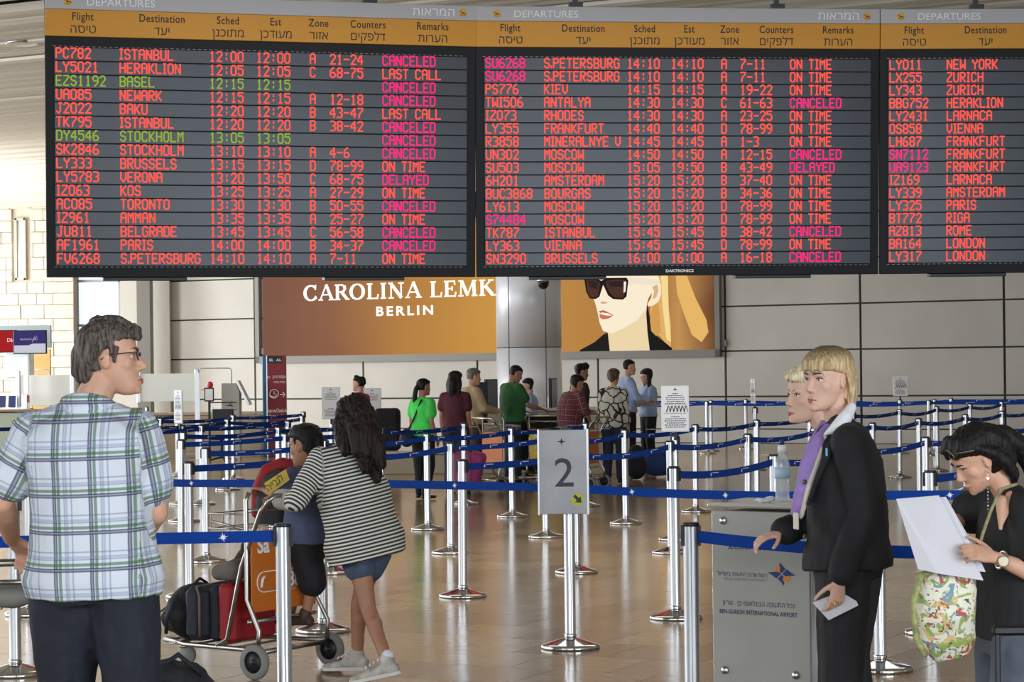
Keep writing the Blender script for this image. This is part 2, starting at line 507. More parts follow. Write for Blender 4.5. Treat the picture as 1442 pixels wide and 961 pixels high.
# ---- ceiling: metal slats running with the far wall, dark gaps every 4.3 m
CZ = 5.78
M_slat = mat('ceiling_slat', (226, 220, 206), 0.45, 0.1, bump=0.5, bscale=2.5)
M_void = mat('ceiling_void', (60, 54, 48), 0.9)
cb = MB(); cb.box((0, 31, CZ + 0.35), (60, 66, 0.1))
ceil = cb.build('ceiling', M_void); tag(ceil, 'slatted metal ceiling with dark joints', None, None, 'structure')
smb = MB(); 
smb.add([V((x, y, z)) for x in (-48, 26) for (y, z) in ((-.112, .05), (-.104, .012), (-.05, -.024), (.03, -.030), (.100, .008), (.112, .05))],
        [(0, 1, 2, 3, 4, 5), (11, 10, 9, 8, 7, 6)] + [(i, i + 6, (i + 1) % 6 + 6, (i + 1) % 6) for i in range(6)])
slat_me = None
for k in range(0, 225):
    s = 6.0 + k * 0.24
    if k % 18 == 3: continue
    p = WNi * s + WA * 0.0; p = V((p.x, p.y, CZ + random.uniform(-.06, .03)))
    if slat_me is None: o = smb.build('ceiling_slat', M_slat, ceil); slat_me = o.data
    else: o = link(bpy.data.objects.new('ceiling_slat', slat_me), ceil)
    o.location = p; o.rotation_euler = (R(random.uniform(-16, 16)), R(random.uniform(-.06, .06)), RW + R(random.uniform(-.12, .12)))
# recessed lamp in the ceiling, top left
def downlight(u, v, lab):
    D = F * (CZ - EYE) / (hor(u) - v); p = P(u, v, D)
    t = empty('ceiling_light', (p.x, p.y, CZ - 0.03), 0, lab, 'lamp')
    m = MB(); m.lathe([(0.17, 0.0), (0.20, 0.0), (0.20, 0.03), (0.17, 0.03)], 24); m.build('ring', M_alu, t)
    m = MB(); m.lathe([(0.0, 0.012), (0.17, 0.012)], 24); m.build('diffuser', mat('lit_diffuser', (255, 250, 235), 0.5, emit=6), t)
downlight(31, 59, 'round recessed lamp in the slatted ceiling left of the display boards')
# far right and rear closures of the hall (outside the picture)
rb = MB(); rb.box((15.5, 20, 2.9), (0.3, 60, 6)); o = rb.build('wall_right', mat('side_wall', (176, 168, 152), 0.7)); tag(o, 'plain beige side wall on the right', None, None, 'structure')

# ---- steel column in front of the far wall
ca = P(699, 480, 44.6); cb_ = P(791, 480, 44.6); cr_ = (cb_.x - ca.x) / 2
M_col = mat('column_steel', (208, 213, 222), 0.38, 0.25, bump=0.04, bscale=3)
colm = empty('steel_column', ((ca.x + cb_.x) / 2, 44.6 + 0.02, 0), 0, 'thick round steel clad column standing between the two light boxes', 'column')
mb = MB(); mb.lathe([(cr_, 0.12), (cr_, 2.06)], 64); mb.build('cladding_ring', M_col, colm)
mb = MB(); mb.lathe([(cr_, 2.075), (cr_, 4.0)], 64); mb.build('cladding_ring', M_col, colm)
mb = MB(); mb.lathe([(cr_, 4.015), (cr_, CZ)], 64); mb.build('cladding_ring', M_col, colm)
mb = MB(); mb.lathe([(cr_ - .01, 0.0), (cr_ - .01, CZ - .01)], 48); mb.build('column_core', M_joint, colm)
mb = MB()
for an in (-128, -60, 30): mb.box((cr_ * math.cos(R(an)), cr_ * math.sin(R(an)), 2.9), (0.012, 0.012, 5.6), rot_z(R(an)))
mb.build('vertical_joint', M_joint, colm)
p = P(765, 399, 43.7)
dc = empty('dome_camera', p, 0, 'small black dome camera on the steel column under the boards', 'camera')
m = MB(); m.lathe([(0.0, -0.12), (0.06, -0.105), (0.10, -0.06), (0.115, 0.0), (0.115, 0.03)], 20); m.build('dome', mat('smoked_dome', (18, 18, 20), 0.1), dc)
m = MB(); m.lathe([(0.125, 0.03), (0.13, 0.07), (0.05, 0.08)], 20); m.box((0, .17, .06), (.05, .34, .03)); m.build('mount', M_alu, dc)

# ---- backlit advertising boxes
def grad_mat(name, cols, emit=1.0):
    m = bpy.data.materials.new(name); m.use_nodes = True; nt = m.node_tree; n = nt.nodes; L = nt.links; b = n['Principled BSDF']
    tc = n.new('ShaderNodeTexCoord'); sp = n.new('ShaderNodeSeparateXYZ'); L.new(tc.outputs['Generated'], sp.inputs[0])
    nz = n.new('ShaderNodeTexNoise'); nz.inputs['Scale'].default_value = 2.0; L.new(tc.outputs['Generated'], nz.inputs['Vector'])
    ad = n.new('ShaderNodeMath'); ad.operation = 'MULTIPLY_ADD'; ad.inputs[1].default_value = 0.16; 
    L.new(nz.outputs['Fac'], ad.inputs[0]); L.new(sp.outputs['X'], ad.inputs[2])
    sb_ = n.new('ShaderNodeMath'); sb_.operation = 'SUBTRACT'; sb_.inputs[1].default_value = 0.08; L.new(ad.outputs[0], sb_.inputs[0])
    cr = n.new('ShaderNodeValToRGB'); L.new(sb_.outputs[0], cr.inputs[0])
    els = cr.color_ramp.elements
    for k, (pos, c) in enumerate(cols):
        e = els[k] if k < 2 else els.new(pos)
        e.position = pos; e.color = rgb(*c)
    b.inputs['Base Color'].default_value = (0.02, 0.015, 0.01, 1); L.new(cr.outputs[0], b.inputs['Emission Color'])
    b.inputs['Emission Strength'].default_value = emit; b.inputs['Roughness'].default_value = 0.4; b.inputs['Specular IOR Level'].default_value = 0.08
    return m
def emat(name, c, e=1.0): return mat(name, c, 0.5, emit=e)
def lightbox(u0, u1, lab, bgm):
    o0 = W(u0, 503 - (u0 - 370) * .0145 - 4, 0.12)
    t = empty('light_box', WP((o0 - WO).dot(WA), 0, 0.10), 0, lab, 'advertisement')
    return t
def wpoly(mb, pts, off):   # flat shape printed on the light box, given by its outline as seen
    c = [W(u, v, off) for (u, v) in pts]; mb.poly(c)
def box_on_wall(t, u0, u1, z0, z1, off, m, name, fr=None):
    a, b = W(u0, 480, off), W(u1, 480, off)
    mb = MB(); L0 = t.location
    mb.slab([V((a.x, a.y, z0)) - L0, V((b.x, b.y, z0)) - L0, V((b.x, b.y, z1)) - L0, V((a.x, a.y, z1)) - L0], WN, 0.01)
    return mb.build(name, m, t)
AZ0, AZ1 = W(900, 494, 0.13).z, 5.0
M_adframe = mat('ad_frame', (132, 130, 126), 0.6, 0.1)
def adbox(u0, u1, lab, bgm):
    t = lightbox(u0, u1, lab, bgm); L0 = t.location
    a, b = W(u0 - (7 if u0 < 500 else 0), 480, 0.02), W(u1 + (8 if u1 > 900 else 0), 480, 0.02)
    mb = MB()
    for (p, q, z0, z1) in ((a, b, AZ0 - 0.16, AZ0), (a, b, AZ1, AZ1 + .1), (a, a + WA * 0.11, AZ0 - 0.16, AZ1), (b - WA * 0.11, b, AZ0 - 0.16, AZ1)):
        mb.slab([V((p.x, p.y, z0)) - L0, V((q.x, q.y, z0)) - L0, V((q.x, q.y, z1)) - L0, V((p.x, p.y, z1)) - L0], WN, 0.14)
    mb.build('frame', M_adframe, t)
    box_on_wall(t, u0, u1, AZ0, AZ1, 0.11, bgm, 'backlit_print')
    return t
g1 = grad_mat('ad_print_brown_to_amber', [(0.0, (112, 54, 30)), (1.0, (212, 152, 52)), (0.3, (136, 78, 36)), (0.6, (186, 124, 36))], 0.85)
g2 = grad_mat('ad_print_amber_bokeh', [(0.0, (196, 138, 56)), (1.0, (110, 66, 38)), (0.35, (190, 132, 58)), (0.6, (168, 108, 44)), (0.8, (205, 150, 84))], 0.85)
ad1 = adbox(371, 722, 'brown and amber backlit advertisement with white lettering left of the steel column', g1)
ad2 = adbox(770, 1009, 'amber backlit advertisement with a blonde woman in dark sunglasses', g2)
mb = MB(); mb.mi = 0; L0 = ad1.location
a0, a1 = W(428, 420, 0.135), W(698, 405, 0.135)
# serif capitals for the advertisement: strokes as (x0,y0,x1,y1,thickness), unit cap height
SER = {
 'A': (1.0, [(.08, .05, .50, 1, .07), (.50, 1, .90, .05, .15), (.22, .36, .74, .36, .06), (-.04, .03, .24, .03, .06), (.70, .03, 1.06, .03, .06)]),
 'R': (.95, [(.18, .03, .18, .97, .16), (.02, .03, .36, .03, .06), (.02, .97, .5, .97, .06), (.5, .97, .68, .88, .08), (.68, .88, .72, .72, .14), (.72, .72, .62, .55, .12), (.62, .55, .22, .50, .06), (.48, .5, .86, .05, .15), (.8, .03, 1.02, .03, .06)]),
 'L': (.82, [(.18, .03, .18, .97, .16), (.02, .97, .36, .97, .06), (.02, .03, .72, .03, .06), (.72, .0, .77, .28, .07)]),
 'I': (.46, [(.2, .03, .2, .97, .16), (.03, .03, .37, .03, .06), (.03, .97, .37, .97, .06)]),
 'N': (1.08, [(.16, .03, .16, .97, .07), (.0, .03, .32, .03, .06), (.0, .97, .26, .97, .06), (.16, .95, .86, .04, .16), (.86, .03, .86, .97, .07), (.7, .97, 1.02, .97, .06)]),
 'E': (.84, [(.18, .03, .18, .97, .16), (.02, .97, .7, .97, .06), (.7, 1, .72, .76, .07), (.22, .51, .55, .51, .06), (.55, .40, .55, .63, .06), (.02, .03, .74, .03, .06), (.74, 0, .79, .27, .07)]),
 'M': (1.3, [(.16, .03, .2, .97, .07), (.02, .03, .32, .03, .06), (.04, .97, .3, .97, .06), (.24, .97, .62, .06, .15), (.62, .06, 1.0, .97, .07), (1.04, .97, 1.08, .03, .16), (.92, .03, 1.26, .03, .06), (.96, .97, 1.2, .97, .06)]),
 'K': (1.0, [(.18, .03, .18, .97, .16), (.02, .03, .36, .03, .06), (.02, .97, .36, .97, .06), (.24, .46, .74, .95, .07), (.6, .97, .92, .97, .06), (.4, .6, .88, .05, .16), (.78, .03, 1.06, .03, .06)]),
}
def arc(cx, cy, rx, ry, a0, a1, n, th):
    o = []
    for k in range(n):
        t0, t1 = R(a0 + (a1 - a0) * k / n), R(a0 + (a1 - a0) * (k + 1) / n); tm = (t0 + t1) / 2
        o.append((cx + rx * math.cos(t0), cy + ry * math.sin(t0), cx + rx * math.cos(t1), cy + ry * math.sin(t1), 0.06 + th * abs(math.cos(tm)) ** 1.5))
    return o
SER['O'] = (1.1, arc(.52, .5, .44, .48, 0, 360, 20, .11))
SER['C'] = (1.0, arc(.52, .5, .44, .48, 42, 318, 16, .11) + [(.84, .72, .86, 1.0, .06), (.84, .28, .9, .14, .07)])
def serif(mb, s, org, r, up, h, n_):
    x = 0
    for ch in s:
        if ch == ' ': x += .55; continue
        w, st = SER[ch]
        for (x0, y0, x1, y1, th) in st:
            a, b = V((x + x0, y0)), V((x + x1, y1)); d = (b - a).normalized(); q = V((-d.y, d.x)) * (th * 1.3 + .015) / 2
            e = d * 0.03
            pts = [a - e + q, a - e - q, b + e - q, b + e + q]
            mb.poly([org + r * (p.x * h) + up * (p.y * h) + n_ * 0.001 for p in pts])
        x += w + .12
    return x
M_adtext = emat('lit_white_lettering', (255, 252, 240), 1.1)
mb = MB()
# measured: starts at column 428, K ends at 698, cap height about 25 px -> lettering runs on behind the column
hh = 0.36
p0 = W(428, 424, 0.125)
tot = serif(MB(), 'CAROLINA LEMK', V((0, 0, 0)), V((1, 0, 0)), V((0, 0, 1)), 1, V((0, 0, 0)))
p1 = W(699, 412, 0.125)
kx = (p1 - p0).dot(WA) / (tot * hh)
zb = p0.z
serif(mb, 'CAROLINA LEMKE', V((p0.x, p0.y, zb)) - L0, WA * kx, V((0, 0, 1)), hh, WN)
M4 = frame(V((*W(529, 445, 0.125).xy, W(529, 445, .125).z)) - L0, WA, V((0, 0, 1)))
wB = (W(610, 443, .125) - W(529, 445, .125)).length
put_text(mb, 'BERLIN', 0, 0, 0.22, M4, 'L', 0.03, wB, sp=1.35)
mb.build('lettering', M_adtext, ad1)
# the woman on the second box: flat print
def C(x, y): return (780 + x / 5.768, 385 + y / 5.768)
def pr(name, pts, col, e, off, m=None):
    mb = MB(); mb.poly([W(*C(x, y), off) - ad2.location for (x, y) in pts]); return mb.build(name, m or emat('print_' + name, col, e), ad2)
E = .9
pr('print_bokeh', [(990, 20), (1080, 20), (1150, 200), (1240, 380), (1255, 480), (1200, 560), (1120, 500), (1060, 340), (1000, 160)], (236, 186, 104), E, .1225)
pr('print_hair_back', [(760, -60), (900, -60), (925, 60), (935, 300), (950, 420), (950, 600), (900, 560), (860, 510), (790, 480), (780, 300), (800, 120)], (228, 178, 104), E, .1230)
pr('print_coat', [(210, 625), (330, 560), (400, 500), (440, 480), (760, 260), (800, 480), (900, 560), (960, 610), (960, 640), (210, 640)], (30, 26, 22), .2, .1235)
pr('print_neck', [(430, 440), (760, 200), (750, 330), (760, 480), (780, 640), (455, 640), (440, 500)], (246, 222, 176), E * .95, .1245)
pr('print_face', [(250, -60), (820, -60), (860, 60), (770, 200), (740, 300), (680, 380), (560, 450), (470, 490), (400, 470), (370, 400), (355, 320), (335, 240), (300, 150)], (255, 240, 212), E, .1255)
pr('print_ear', [(790, 90), (830, 60), (870, 90), (870, 170), (850, 230), (800, 265), (765, 270), (760, 250), (790, 200), (800, 140)], (255, 238, 205), E, .1265)
pr('print_ear_shade', [(800, 110), (840, 90), (850, 140), (830, 200), (800, 210), (815, 150)], (232, 190, 140), E * .9, .127)
pr('print_hair_front', [(860, -60), (925, -60), (930, 260), (952, 560), (915, 540), (895, 380), (880, 240), (875, 100)], (252, 222, 150), E, .1275)
pr('print_hair_lock', [(800, 270), (850, 240), (870, 480), (830, 510), (790, 470), (780, 380)], (214, 158, 82), E, .1272)
pr('print_nose_shade', [(380, 230), (420, 232), (440, 242), (400, 250), (380, 245)], (226, 178, 140), E * .9, .127)
pr('print_upper_lip', [(362, 310), (400, 300), (430, 312), (485, 342), (430, 338), (380, 326)], (206, 110, 84), E * .8, .127)
pr('print_lower_lip', [(370, 330), (430, 345), (485, 344), (440, 370), (400, 376), (372, 360)], (222, 122, 98), E * .85, .127)
pr('print_teeth', [(385, 318), (440, 326), (470, 342), (420, 342), (385, 334)], (255, 246, 236), E, .1275)
pr('print_temple', [(600, 40), (700, 35), (860, 60), (860, 85), (760, 98), (700, 88), (600, 95)], (244, 232, 208), E, .1275)
pr('print_sunglasses', [(245, 40), (330, 33), (385, 62), (430, 38), (590, 36), (605, 60), (590, 190), (560, 215), (480, 210), (440, 180), (400, 95), (370, 190), (340, 210), (290, 205), (262, 150)], (26, 20, 18), .15, .128)
pr('print_lens', [(262, 55), (330, 50), (375, 80), (360, 180), (335, 198), (295, 192), (272, 140)], (110, 62, 48), .35, .1285)
pr('print_lens', [(425, 62), (500, 50), (588, 55), (580, 150), (560, 200), (490, 196), (455, 160), (425, 100)], (120, 78, 76), .35, .1285)
pr('print_lens_shine', [(275, 62), (330, 58), (360, 85), (350, 130), (290, 110)], (70, 42, 36), .25, .129)
pr('print_lens_shine', [(440, 66), (570, 62), (575, 110), (450, 108)], (60, 40, 42), .25, .129)
pr('print_glint', [(568, 66), (588, 70), (582, 150), (566, 160)], (250, 240, 226), E, .1295)

# ================================================================ DEPARTURE BOARDS
FONT = {
 'A': '01110 10001 10001 11111 10001 10001 10001', 'B': '11110 10001 10001 11110 10001 10001 11110', 'C': '01110 10001 10000 10000 10000 10001 01110',
 'D': '11110 10001 10001 10001 10001 10001 11110', 'E': '11111 10000 10000 11110 10000 10000 11111', 'F': '11111 10000 10000 11110 10000 10000 10000',
 'G': '01110 10001 10000 10011 10001 10001 01110', 'H': '10001 10001 10001 11111 10001 10001 10001', 'I': '111 010 010 010 010 010 111',
 'J': '00111 00010 00010 00010 00010 10010 01100', 'K': '10001 10010 10100 11000 10100 10010 10001', 'L': '10000 10000 10000 10000 10000 10000 11111',
 'M': '10001 11011 10101 10101 10001 10001 10001', 'N': '10001 11001 11001 10101 10011 10011 10001', 'O': '01110 10001 10001 10001 10001 10001 01110',
 'P': '11110 10001 10001 11110 10000 10000 10000', 'R': '11110 10001 10001 11110 10100 10010 10001', 'S': '01110 10001 10000 01110 00001 10001 01110',
 'T': '11111 00100 00100 00100 00100 00100 00100', 'U': '10001 10001 10001 10001 10001 10001 01110', 'V': '10001 10001 10001 10001 10001 01010 00100',
 'W': '10001 10001 10001 10101 10101 11011 10001', 'X': '10001 10001 01010 00100 01010 10001 10001', 'Y': '10001 10001 01010 00100 00100 00100 00100',
 'Z': '11111 00001 00010 00100 01000 10000 11111', '0': '01110 10001 10001 10001 10001 10001 01110', '1': '00100 01100 00100 00100 00100 00100 01110',
 '2': '01110 10001 00001 00010 00100 01000 11111', '3': '11110 00001 00001 00110 00001 00001 11110', '4': '00010 00110 01010 10010 11111 00010 00010',
 '5': '11111 10000 11110 00001 00001 10001 01110', '6': '00110 01000 10000 11110 10001 10001 01110', '7': '11111 00001 00010 00100 01000 01000 01000',
 '8': '01110 10001 10001 01110 10001 10001 01110', '9': '01110 10001 10001 01111 00001 00010 01100', '-': '00000 00000 00000 11111 00000 00000 00000',
 ':': '00000 00100 00100 00000 00100 00100 00000', '.': '0 0 0 0 0 1 1', 'Q': '01110 10001 10001 10001 10101 10010 01101'}
GEO = {}
for ch, s in FONT.items():
    rows = s.split(); w = len(rows[0]); lit = {(x, 6 - y) for y in range(7) for x in range(w) if rows[y][x] == '1'}
    seg = []
    for (x, y) in lit:
        if (x + 1, y) in lit: seg.append((x, y, x + 1, y))
        if (x, y + 1) in lit: seg.append((x, y, x, y + 1))
        for dx in (1, -1):
            if (x + dx, y + 1) in lit and (x + dx, y) not in lit and (x, y + 1) not in lit: seg.append((x, y, x + dx, y + 1))
        if not any(((x + i, y + j) in lit) for i in (-1, 0, 1) for j in (-1, 0, 1) if (i, j) != (0, 0)): seg.append((x - .3, y, x + .3, y))
    GEO[ch] = (w, seg)
CWX, CWY = 0.01185, 0.0158
def led(mb, s, x, y, th=0.0142):
    for ch in s:
        if ch == ' ': x += 5 * CWX; continue
        w, seg = GEO[ch]
        for (x0, y0, x1, y1) in seg:
            a = V((x + x0 * CWX, y + y0 * CWY)); b = V((x + x1 * CWX, y + y1 * CWY)); d = (b - a).normalized(); q = V((-d.y, d.x)) * th / 2; e = d * th * .35
            mb.add([V((*(a - e + q), 0)), V((*(a - e - q), 0)), V((*(b + e - q), 0)), V((*(b + e + q), 0))], [(0, 1, 2, 3)])
        x += (w + 1) * CWX
ROWS1 = '''PC782|ISTANBUL|12:00|12:00|A|21-24|CANCELED
LY5021|HERAKLION|12:05|12:05|C|68-75|LAST CALL
EZS1192|BASEL|12:15|12:15|||CANCELED|g
UA085|NEWARK|12:15|12:15|A|12-18|CANCELED
J2022|BAKU|12:20|12:20|B|43-47|LAST CALL
TK795|ISTANBUL|12:20|12:20|B|38-42|CANCELED
DY4546|STOCKHOLM|13:05|13:05|||CANCELED|g
SK2846|STOCKHOLM|13:10|13:10|A|4-6|CANCELED
LY333|BRUSSELS|13:15|13:15|D|78-99|ON TIME
LY5783|VERONA|13:20|13:50|C|68-75|DELAYED
IZ063|KOS|13:25|13:25|A|27-29|ON TIME
AC085|TORONTO|13:30|13:30|B|50-55|CANCELED
IZ961|AMMAN|13:35|13:35|A|25-27|ON TIME
JU811|BELGRADE|13:45|13:45|C|56-58|CANCELED
AF1961|PARIS|14:00|14:00|B|34-37|CANCELED
FV6268|S.PETERSBURG|14:10|14:10|A|7-11|ON TIME'''
ROWS2 = '''SU6268|S.PETERSBURG|14:10|14:10|A|7-11|ON TIME|f
SU6268|S.PETERSBURG|14:10|14:10|A|7-11|ON TIME|f
PS776|KIEV|14:15|14:15|A|19-22|ON TIME
TWI506|ANTALYA|14:30|14:30|C|61-63|CANCELED
IZ073|RHODES|14:30|14:30|A|23-25|ON TIME
LY355|FRANKFURT|14:40|14:40|D|78-99|ON TIME
R3858|MINERALNYE V|14:45|14:45|A|1-3|ON TIME
UN302|MOSCOW|14:50|14:50|A|12-15|CANCELED
SU503|MOSCOW|15:05|19:50|B|43-49|DELAYED
6H201|AMSTERDAM|15:20|15:20|B|37-40|ON TIME
BUC3868|BOURGAS|15:20|15:20|B|34-36|ON TIME
LY613|MOSCOW|15:20|15:20|D|78-99|ON TIME
S74484|MOSCOW|15:20|15:20|D|78-99|ON TIME|f
TK787|ISTANBUL|15:45|15:45|B|38-42|CANCELED
LY363|VIENNA|15:45|15:45|D|78-99|ON TIME
SN3290|BRUSSELS|16:00|16:00|A|16-18|CANCELED'''
ROWS3 = '''LY011|NEW YORK
LX255|ZURICH
LY343|ZURICH
BBG752|HERAKLION
LY2431|LARNACA
OS858|VIENNA
LH687|FRANKFURT
SN7112|FRANKFURT||||||f
UA9123|FRANKFURT||||||f
IZ169|LARNACA
LY339|AMSTERDAM
LY325|PARIS
BT772|RIGA
AZ813|ROME
BA164|LONDON
LY317|LONDON'''
M_housing = mat('board_housing', (20, 22, 28), 0.55, spec=.25)
M_screen = mat('board_screen', (26, 34, 48), 0.3, spec=0.42, var=0.12, vscale=1.3)
M_grey = mat('board_grey_band', (176, 178, 184), 0.5)
M_yel = mat('board_yellow_band', (204, 142, 12), 0.5)
M_red = emat('led_red', (255, 78, 66), 1.35); M_pink = emat('led_magenta', (255, 34, 118), 1.15); M_green = emat('led_green', (160, 190, 60), .8)
M_hd = mat('header_print', (28, 26, 20), 0.6); M_hw = mat('header_white_print', (232, 236, 242), 0.5)
M_disc = mat('header_disc', (214, 160, 30), 0.5)
COLX = [.026, .168, .371, .479, .603, .650, .774]
HDR = [('Flight', 'טיסה', .085), ('Destination', 'יעד', .262), ('Sched', 'מתוכנן', .412), ('Est', 'מעודכן', .522), ('Zone', 'אזור', .622), ('Counters', 'דלפקים', .738), ('Remarks', 'הערות', .892)]
BH = 2.80
def board(org, ang, Wd, rows, lab, brand=False):
    t = empty('departure_board', org, 0, lab, 'display board', 'departure boards hanging in a row')
    r = V((math.cos(ang), math.sin(ang), 0)); n0 = r.cross(V((0, 0, 1)))
    up = (V((0, 0, 1)) + n0 * 0.06).normalized()
    Mx = frame(V((0, 0, 0)), r, up)
    def mk(): q = MB(); q.M = Mx; return q
    y1, y2 = BH * (1 - .150), BH * (1 - .056)
    m = mk(); m.bbox((Wd / 2, BH / 2, -0.03), (Wd - .012, BH, 0.04), 0.006); m.bbox((Wd / 2, BH / 2, -0.175), (Wd - .12, BH - .04, 0.26), 0.01); m.build('housing', M_housing, t)
    m = mk(); m.bbox((Wd / 2, (y1 + y2) / 2, -0.0), (Wd - .02, y2 - y1, 0.04), 0.004); yb = m.build('yellow_header', M_yel, t)
    m = mk(); m.bbox((Wd / 2, (y2 + BH) / 2, -0.0), (Wd - .02, BH - y2 - .004, 0.04), 0.004); gb = m.build('grey_header', M_grey, t)
    m = mk()
    for (en, he, fx) in HDR:
        put_text(m, en, Wd * fx, y1 + 0.160, 0.080, Mx, 'C', .011, sp=1.08, z=.0215, sx=.82)
        put_text(m, he, Wd * fx, y1 + 0.034, 0.090, Mx, 'C', .008, z=.0215, sx=.95)
    m.build('lettering', M_hd, yb)
    m = mk(); put_text(m, 'DEPARTURES', Wd * .093, y2 + .042, .075, Mx, 'L', 0.0, z=.0215, sx=1.12)
    put_text(m, 'המראות', Wd * .965 - .09, y2 + .042, .09, Mx, 'R', .012, z=.0215, sx=1.1)
    m.build('lettering', M_hw, gb)
    for fx in (.052, .965):
        m = mk(); c = V((Wd * fx, y2 + .078))
        m.poly([V((c.x + .042 * math.cos(a * math.pi / 12), c.y + .042 * math.sin(a * math.pi / 12), .0215)) for a in range(24)])
        m.mi = 1
        for pts in ([(-.035, .016), (-.028, .018), (.036, -.008), (.034, -.014), (.02, -.012)], [(-.004, .004), (.012, -.004), (-.016, -.018)], [(-.03, -.024), (.03, -.024), (.03, -.028), (-.03, -.028)]):
            m.poly([V((c.x + a, c.y + b, .0225)) for a, b in pts])
        m.build('plane_symbol', [M_disc, M_hd], gb)
    sx0, sx1 = .022 * Wd, .976 * Wd; sy0 = BH * .040; sy1 = BH * .812; ph = (sy1 - sy0) / 16
    nm = len(rows)
    for i, row in enumerate(rows):
        f = row.split('|'); fl_ = f[7] if len(f) > 7 else ''
        yb_ = sy1 - (i + 1) * ph
        m = mk()
        jit = random.uniform(-.0015, .0015)
        m.bbox(((sx0 + sx1) / 2, yb_ + ph / 2, .004 + jit), (sx1 - sx0, ph - .010, .02), .002)
        ro = m.build('display_row', M_screen, t)
        m = mk()
        for q in (.22, .475, .565, .72, .93): m.bbox((sx0 + (sx1 - sx0) * q, yb_ + .001, .014), (.012, .014, .006), .001)
        m.build('row_latch', M_housing, ro)
        m = mk(); used = []
        m.M = Mx @ Matrix.Translation((0, 0, .0165))
        for k, s in enumerate(f[:7]):
            if not s: continue
            c = 0
            if fl_ == 'g' and k < 6: c = 2
            if k == 6 and s in ('CANCELED', 'DELAYED'): c = 1
            if fl_ == 'f' and k == 0: c = 1
            m.mi = c; led(m, s, COLX[k] * Wd, yb_ + .030)
        m.build('lettering', [M_red, M_pink, M_green], ro)
    for q in (.12, .63): m = mk(); m.bbox((Wd * q + .45, -.018, -.10), (Wd * .19, .036, .16), .006); m.build('lower_bracket', M_black, t)
    for q in (.25, .75):
        m = mk(); m.box((Wd * q, BH + .2, -.2), (.05, .5, .05)); m.box((Wd * q, BH + .03, -.15), (.14, .06, .1)); m.build('hanger', M_black, t)
    if brand:
        m = mk(); put_text(m, 'DAKTRONICS', Wd * .465, BH * .0135, .03, Mx, 'L', .03, z=-.008, width=.30); m.build('maker_lettering', M_hw, t)
    m = mk()
    for yy in (sy1 + .008, sy0 - .008):
        x = sx0
        while x < sx1 - .03:
            m.box((x, yy, .002), (.03, .004, .01)); x += .055
    o = m.build('edge_rivets', mat('rivet_metal', (120, 122, 126), 0.4, 0.6), t); o['kind'] = 'stuff'
    return r
D0 = 22.5
org = P(65, 391, D0)
def solve_w(o, ang, u):
    lo, hi = 0.5, 9
    for _ in range(50):
        w = (lo + hi) / 2; p = o + V((math.cos(ang), math.sin(ang), 0)) * w
        uu = CX + F * p.x / p.y + ROLL * (F * (EYE - p.z) / p.y)
        if uu < u: lo = w
        else: hi = w
    return w
a1, a2, a3 = R(15), R(7.2), R(3.0)
w1 = solve_w(org, a1, 670.5); r1 = V((math.cos(a1), math.sin(a1), 0))
b1 = board(org, a1, w1, ROWS1.split('\n'), 'departure board at the left, first row flight PC782 to Istanbul')
org2 = org + r1 * w1; w2 = solve_w(org2, a2, 1238); r2 = V((math.cos(a2), math.sin(a2), 0))
board(org2, a2, w2, ROWS2.split('\n'), 'middle departure board, first row flight SU6268 to S.Petersburg', True)
org3 = org2 + r2 * w2
board(org3, a3, w2, ROWS3.split('\n'), 'departure board cut off by the right edge, first row LY011 to New York')
print('boards', w1, w2)
# ================================================================ STANCHIONS AND BELTS
M_belt = mat('blue_belt', (0, 58, 146), 0.7, spec=.2, bump=0.3, bscale=120)
M_beltcap = mat('belt_head_navy', (24, 28, 40), 0.45)
M_post = mat('fluted_aluminium', (212, 214, 218), 0.3, 0.9)
PR = 0.0325
pm = MB()
prof = []
segp = 40; vs = []; fs = []
for z in (0.045, 0.988):
    for k in range(segp):
        t = 2 * math.pi * k / segp; r = PR - (0.0035 if k % 10 in (0, 1) else 0)
        vs.append((r * math.cos(t), r * math.sin(t), z))
for k in range(segp): fs.append((k, (k + 1) % segp, segp + (k + 1) % segp, segp + k))
pm.add(vs, fs, True)
bm_ = MB(); bm_.lathe([(0.172, 0.0), (0.175, 0.004), (0.175, 0.018), (0.171, 0.024), (0.15, .030), (0.06, 0.056), (0.045, 0.060), (0.036, 0.062)], 36)
bm_.lathe([(0.0355, 0.055), (0.0355, 0.085), (0.033, 0.088)], 24)
hm = MB(); hm.lathe([(0.0335, 0.984), (0.0365, 0.988), (0.0365, 0.997), (0.033, 1.0)], 24)
hm.box((0.036, 0, 0.945), (0.012, 0.034, 0.085)); hm.box((-0.036, 0, 0.945), (0.012, 0.034, 0.085)); hm.box((0, .034, 0.945), (0.03, 0.012, 0.085))
_sp = {}
def stanchion(x, y, label, group=None, tilt=(0, 0), rz=None):
    t = empty('stanchion', (x, y, 0), RW if rz is None else rz, label, 'barrier post', group)
    t.rotation_euler = (tilt[0], tilt[1], RW if rz is None else rz)
    for nm, mb, m in (('base', bm_, M_chrome), ('pole', pm, M_post), ('belt_head', hm, M_beltcap)):
        if nm not in _sp: o = mb.build(nm, m, t); _sp[nm] = o.data
        else: link(bpy.data.objects.new(nm, _sp[nm]), t)
    return t
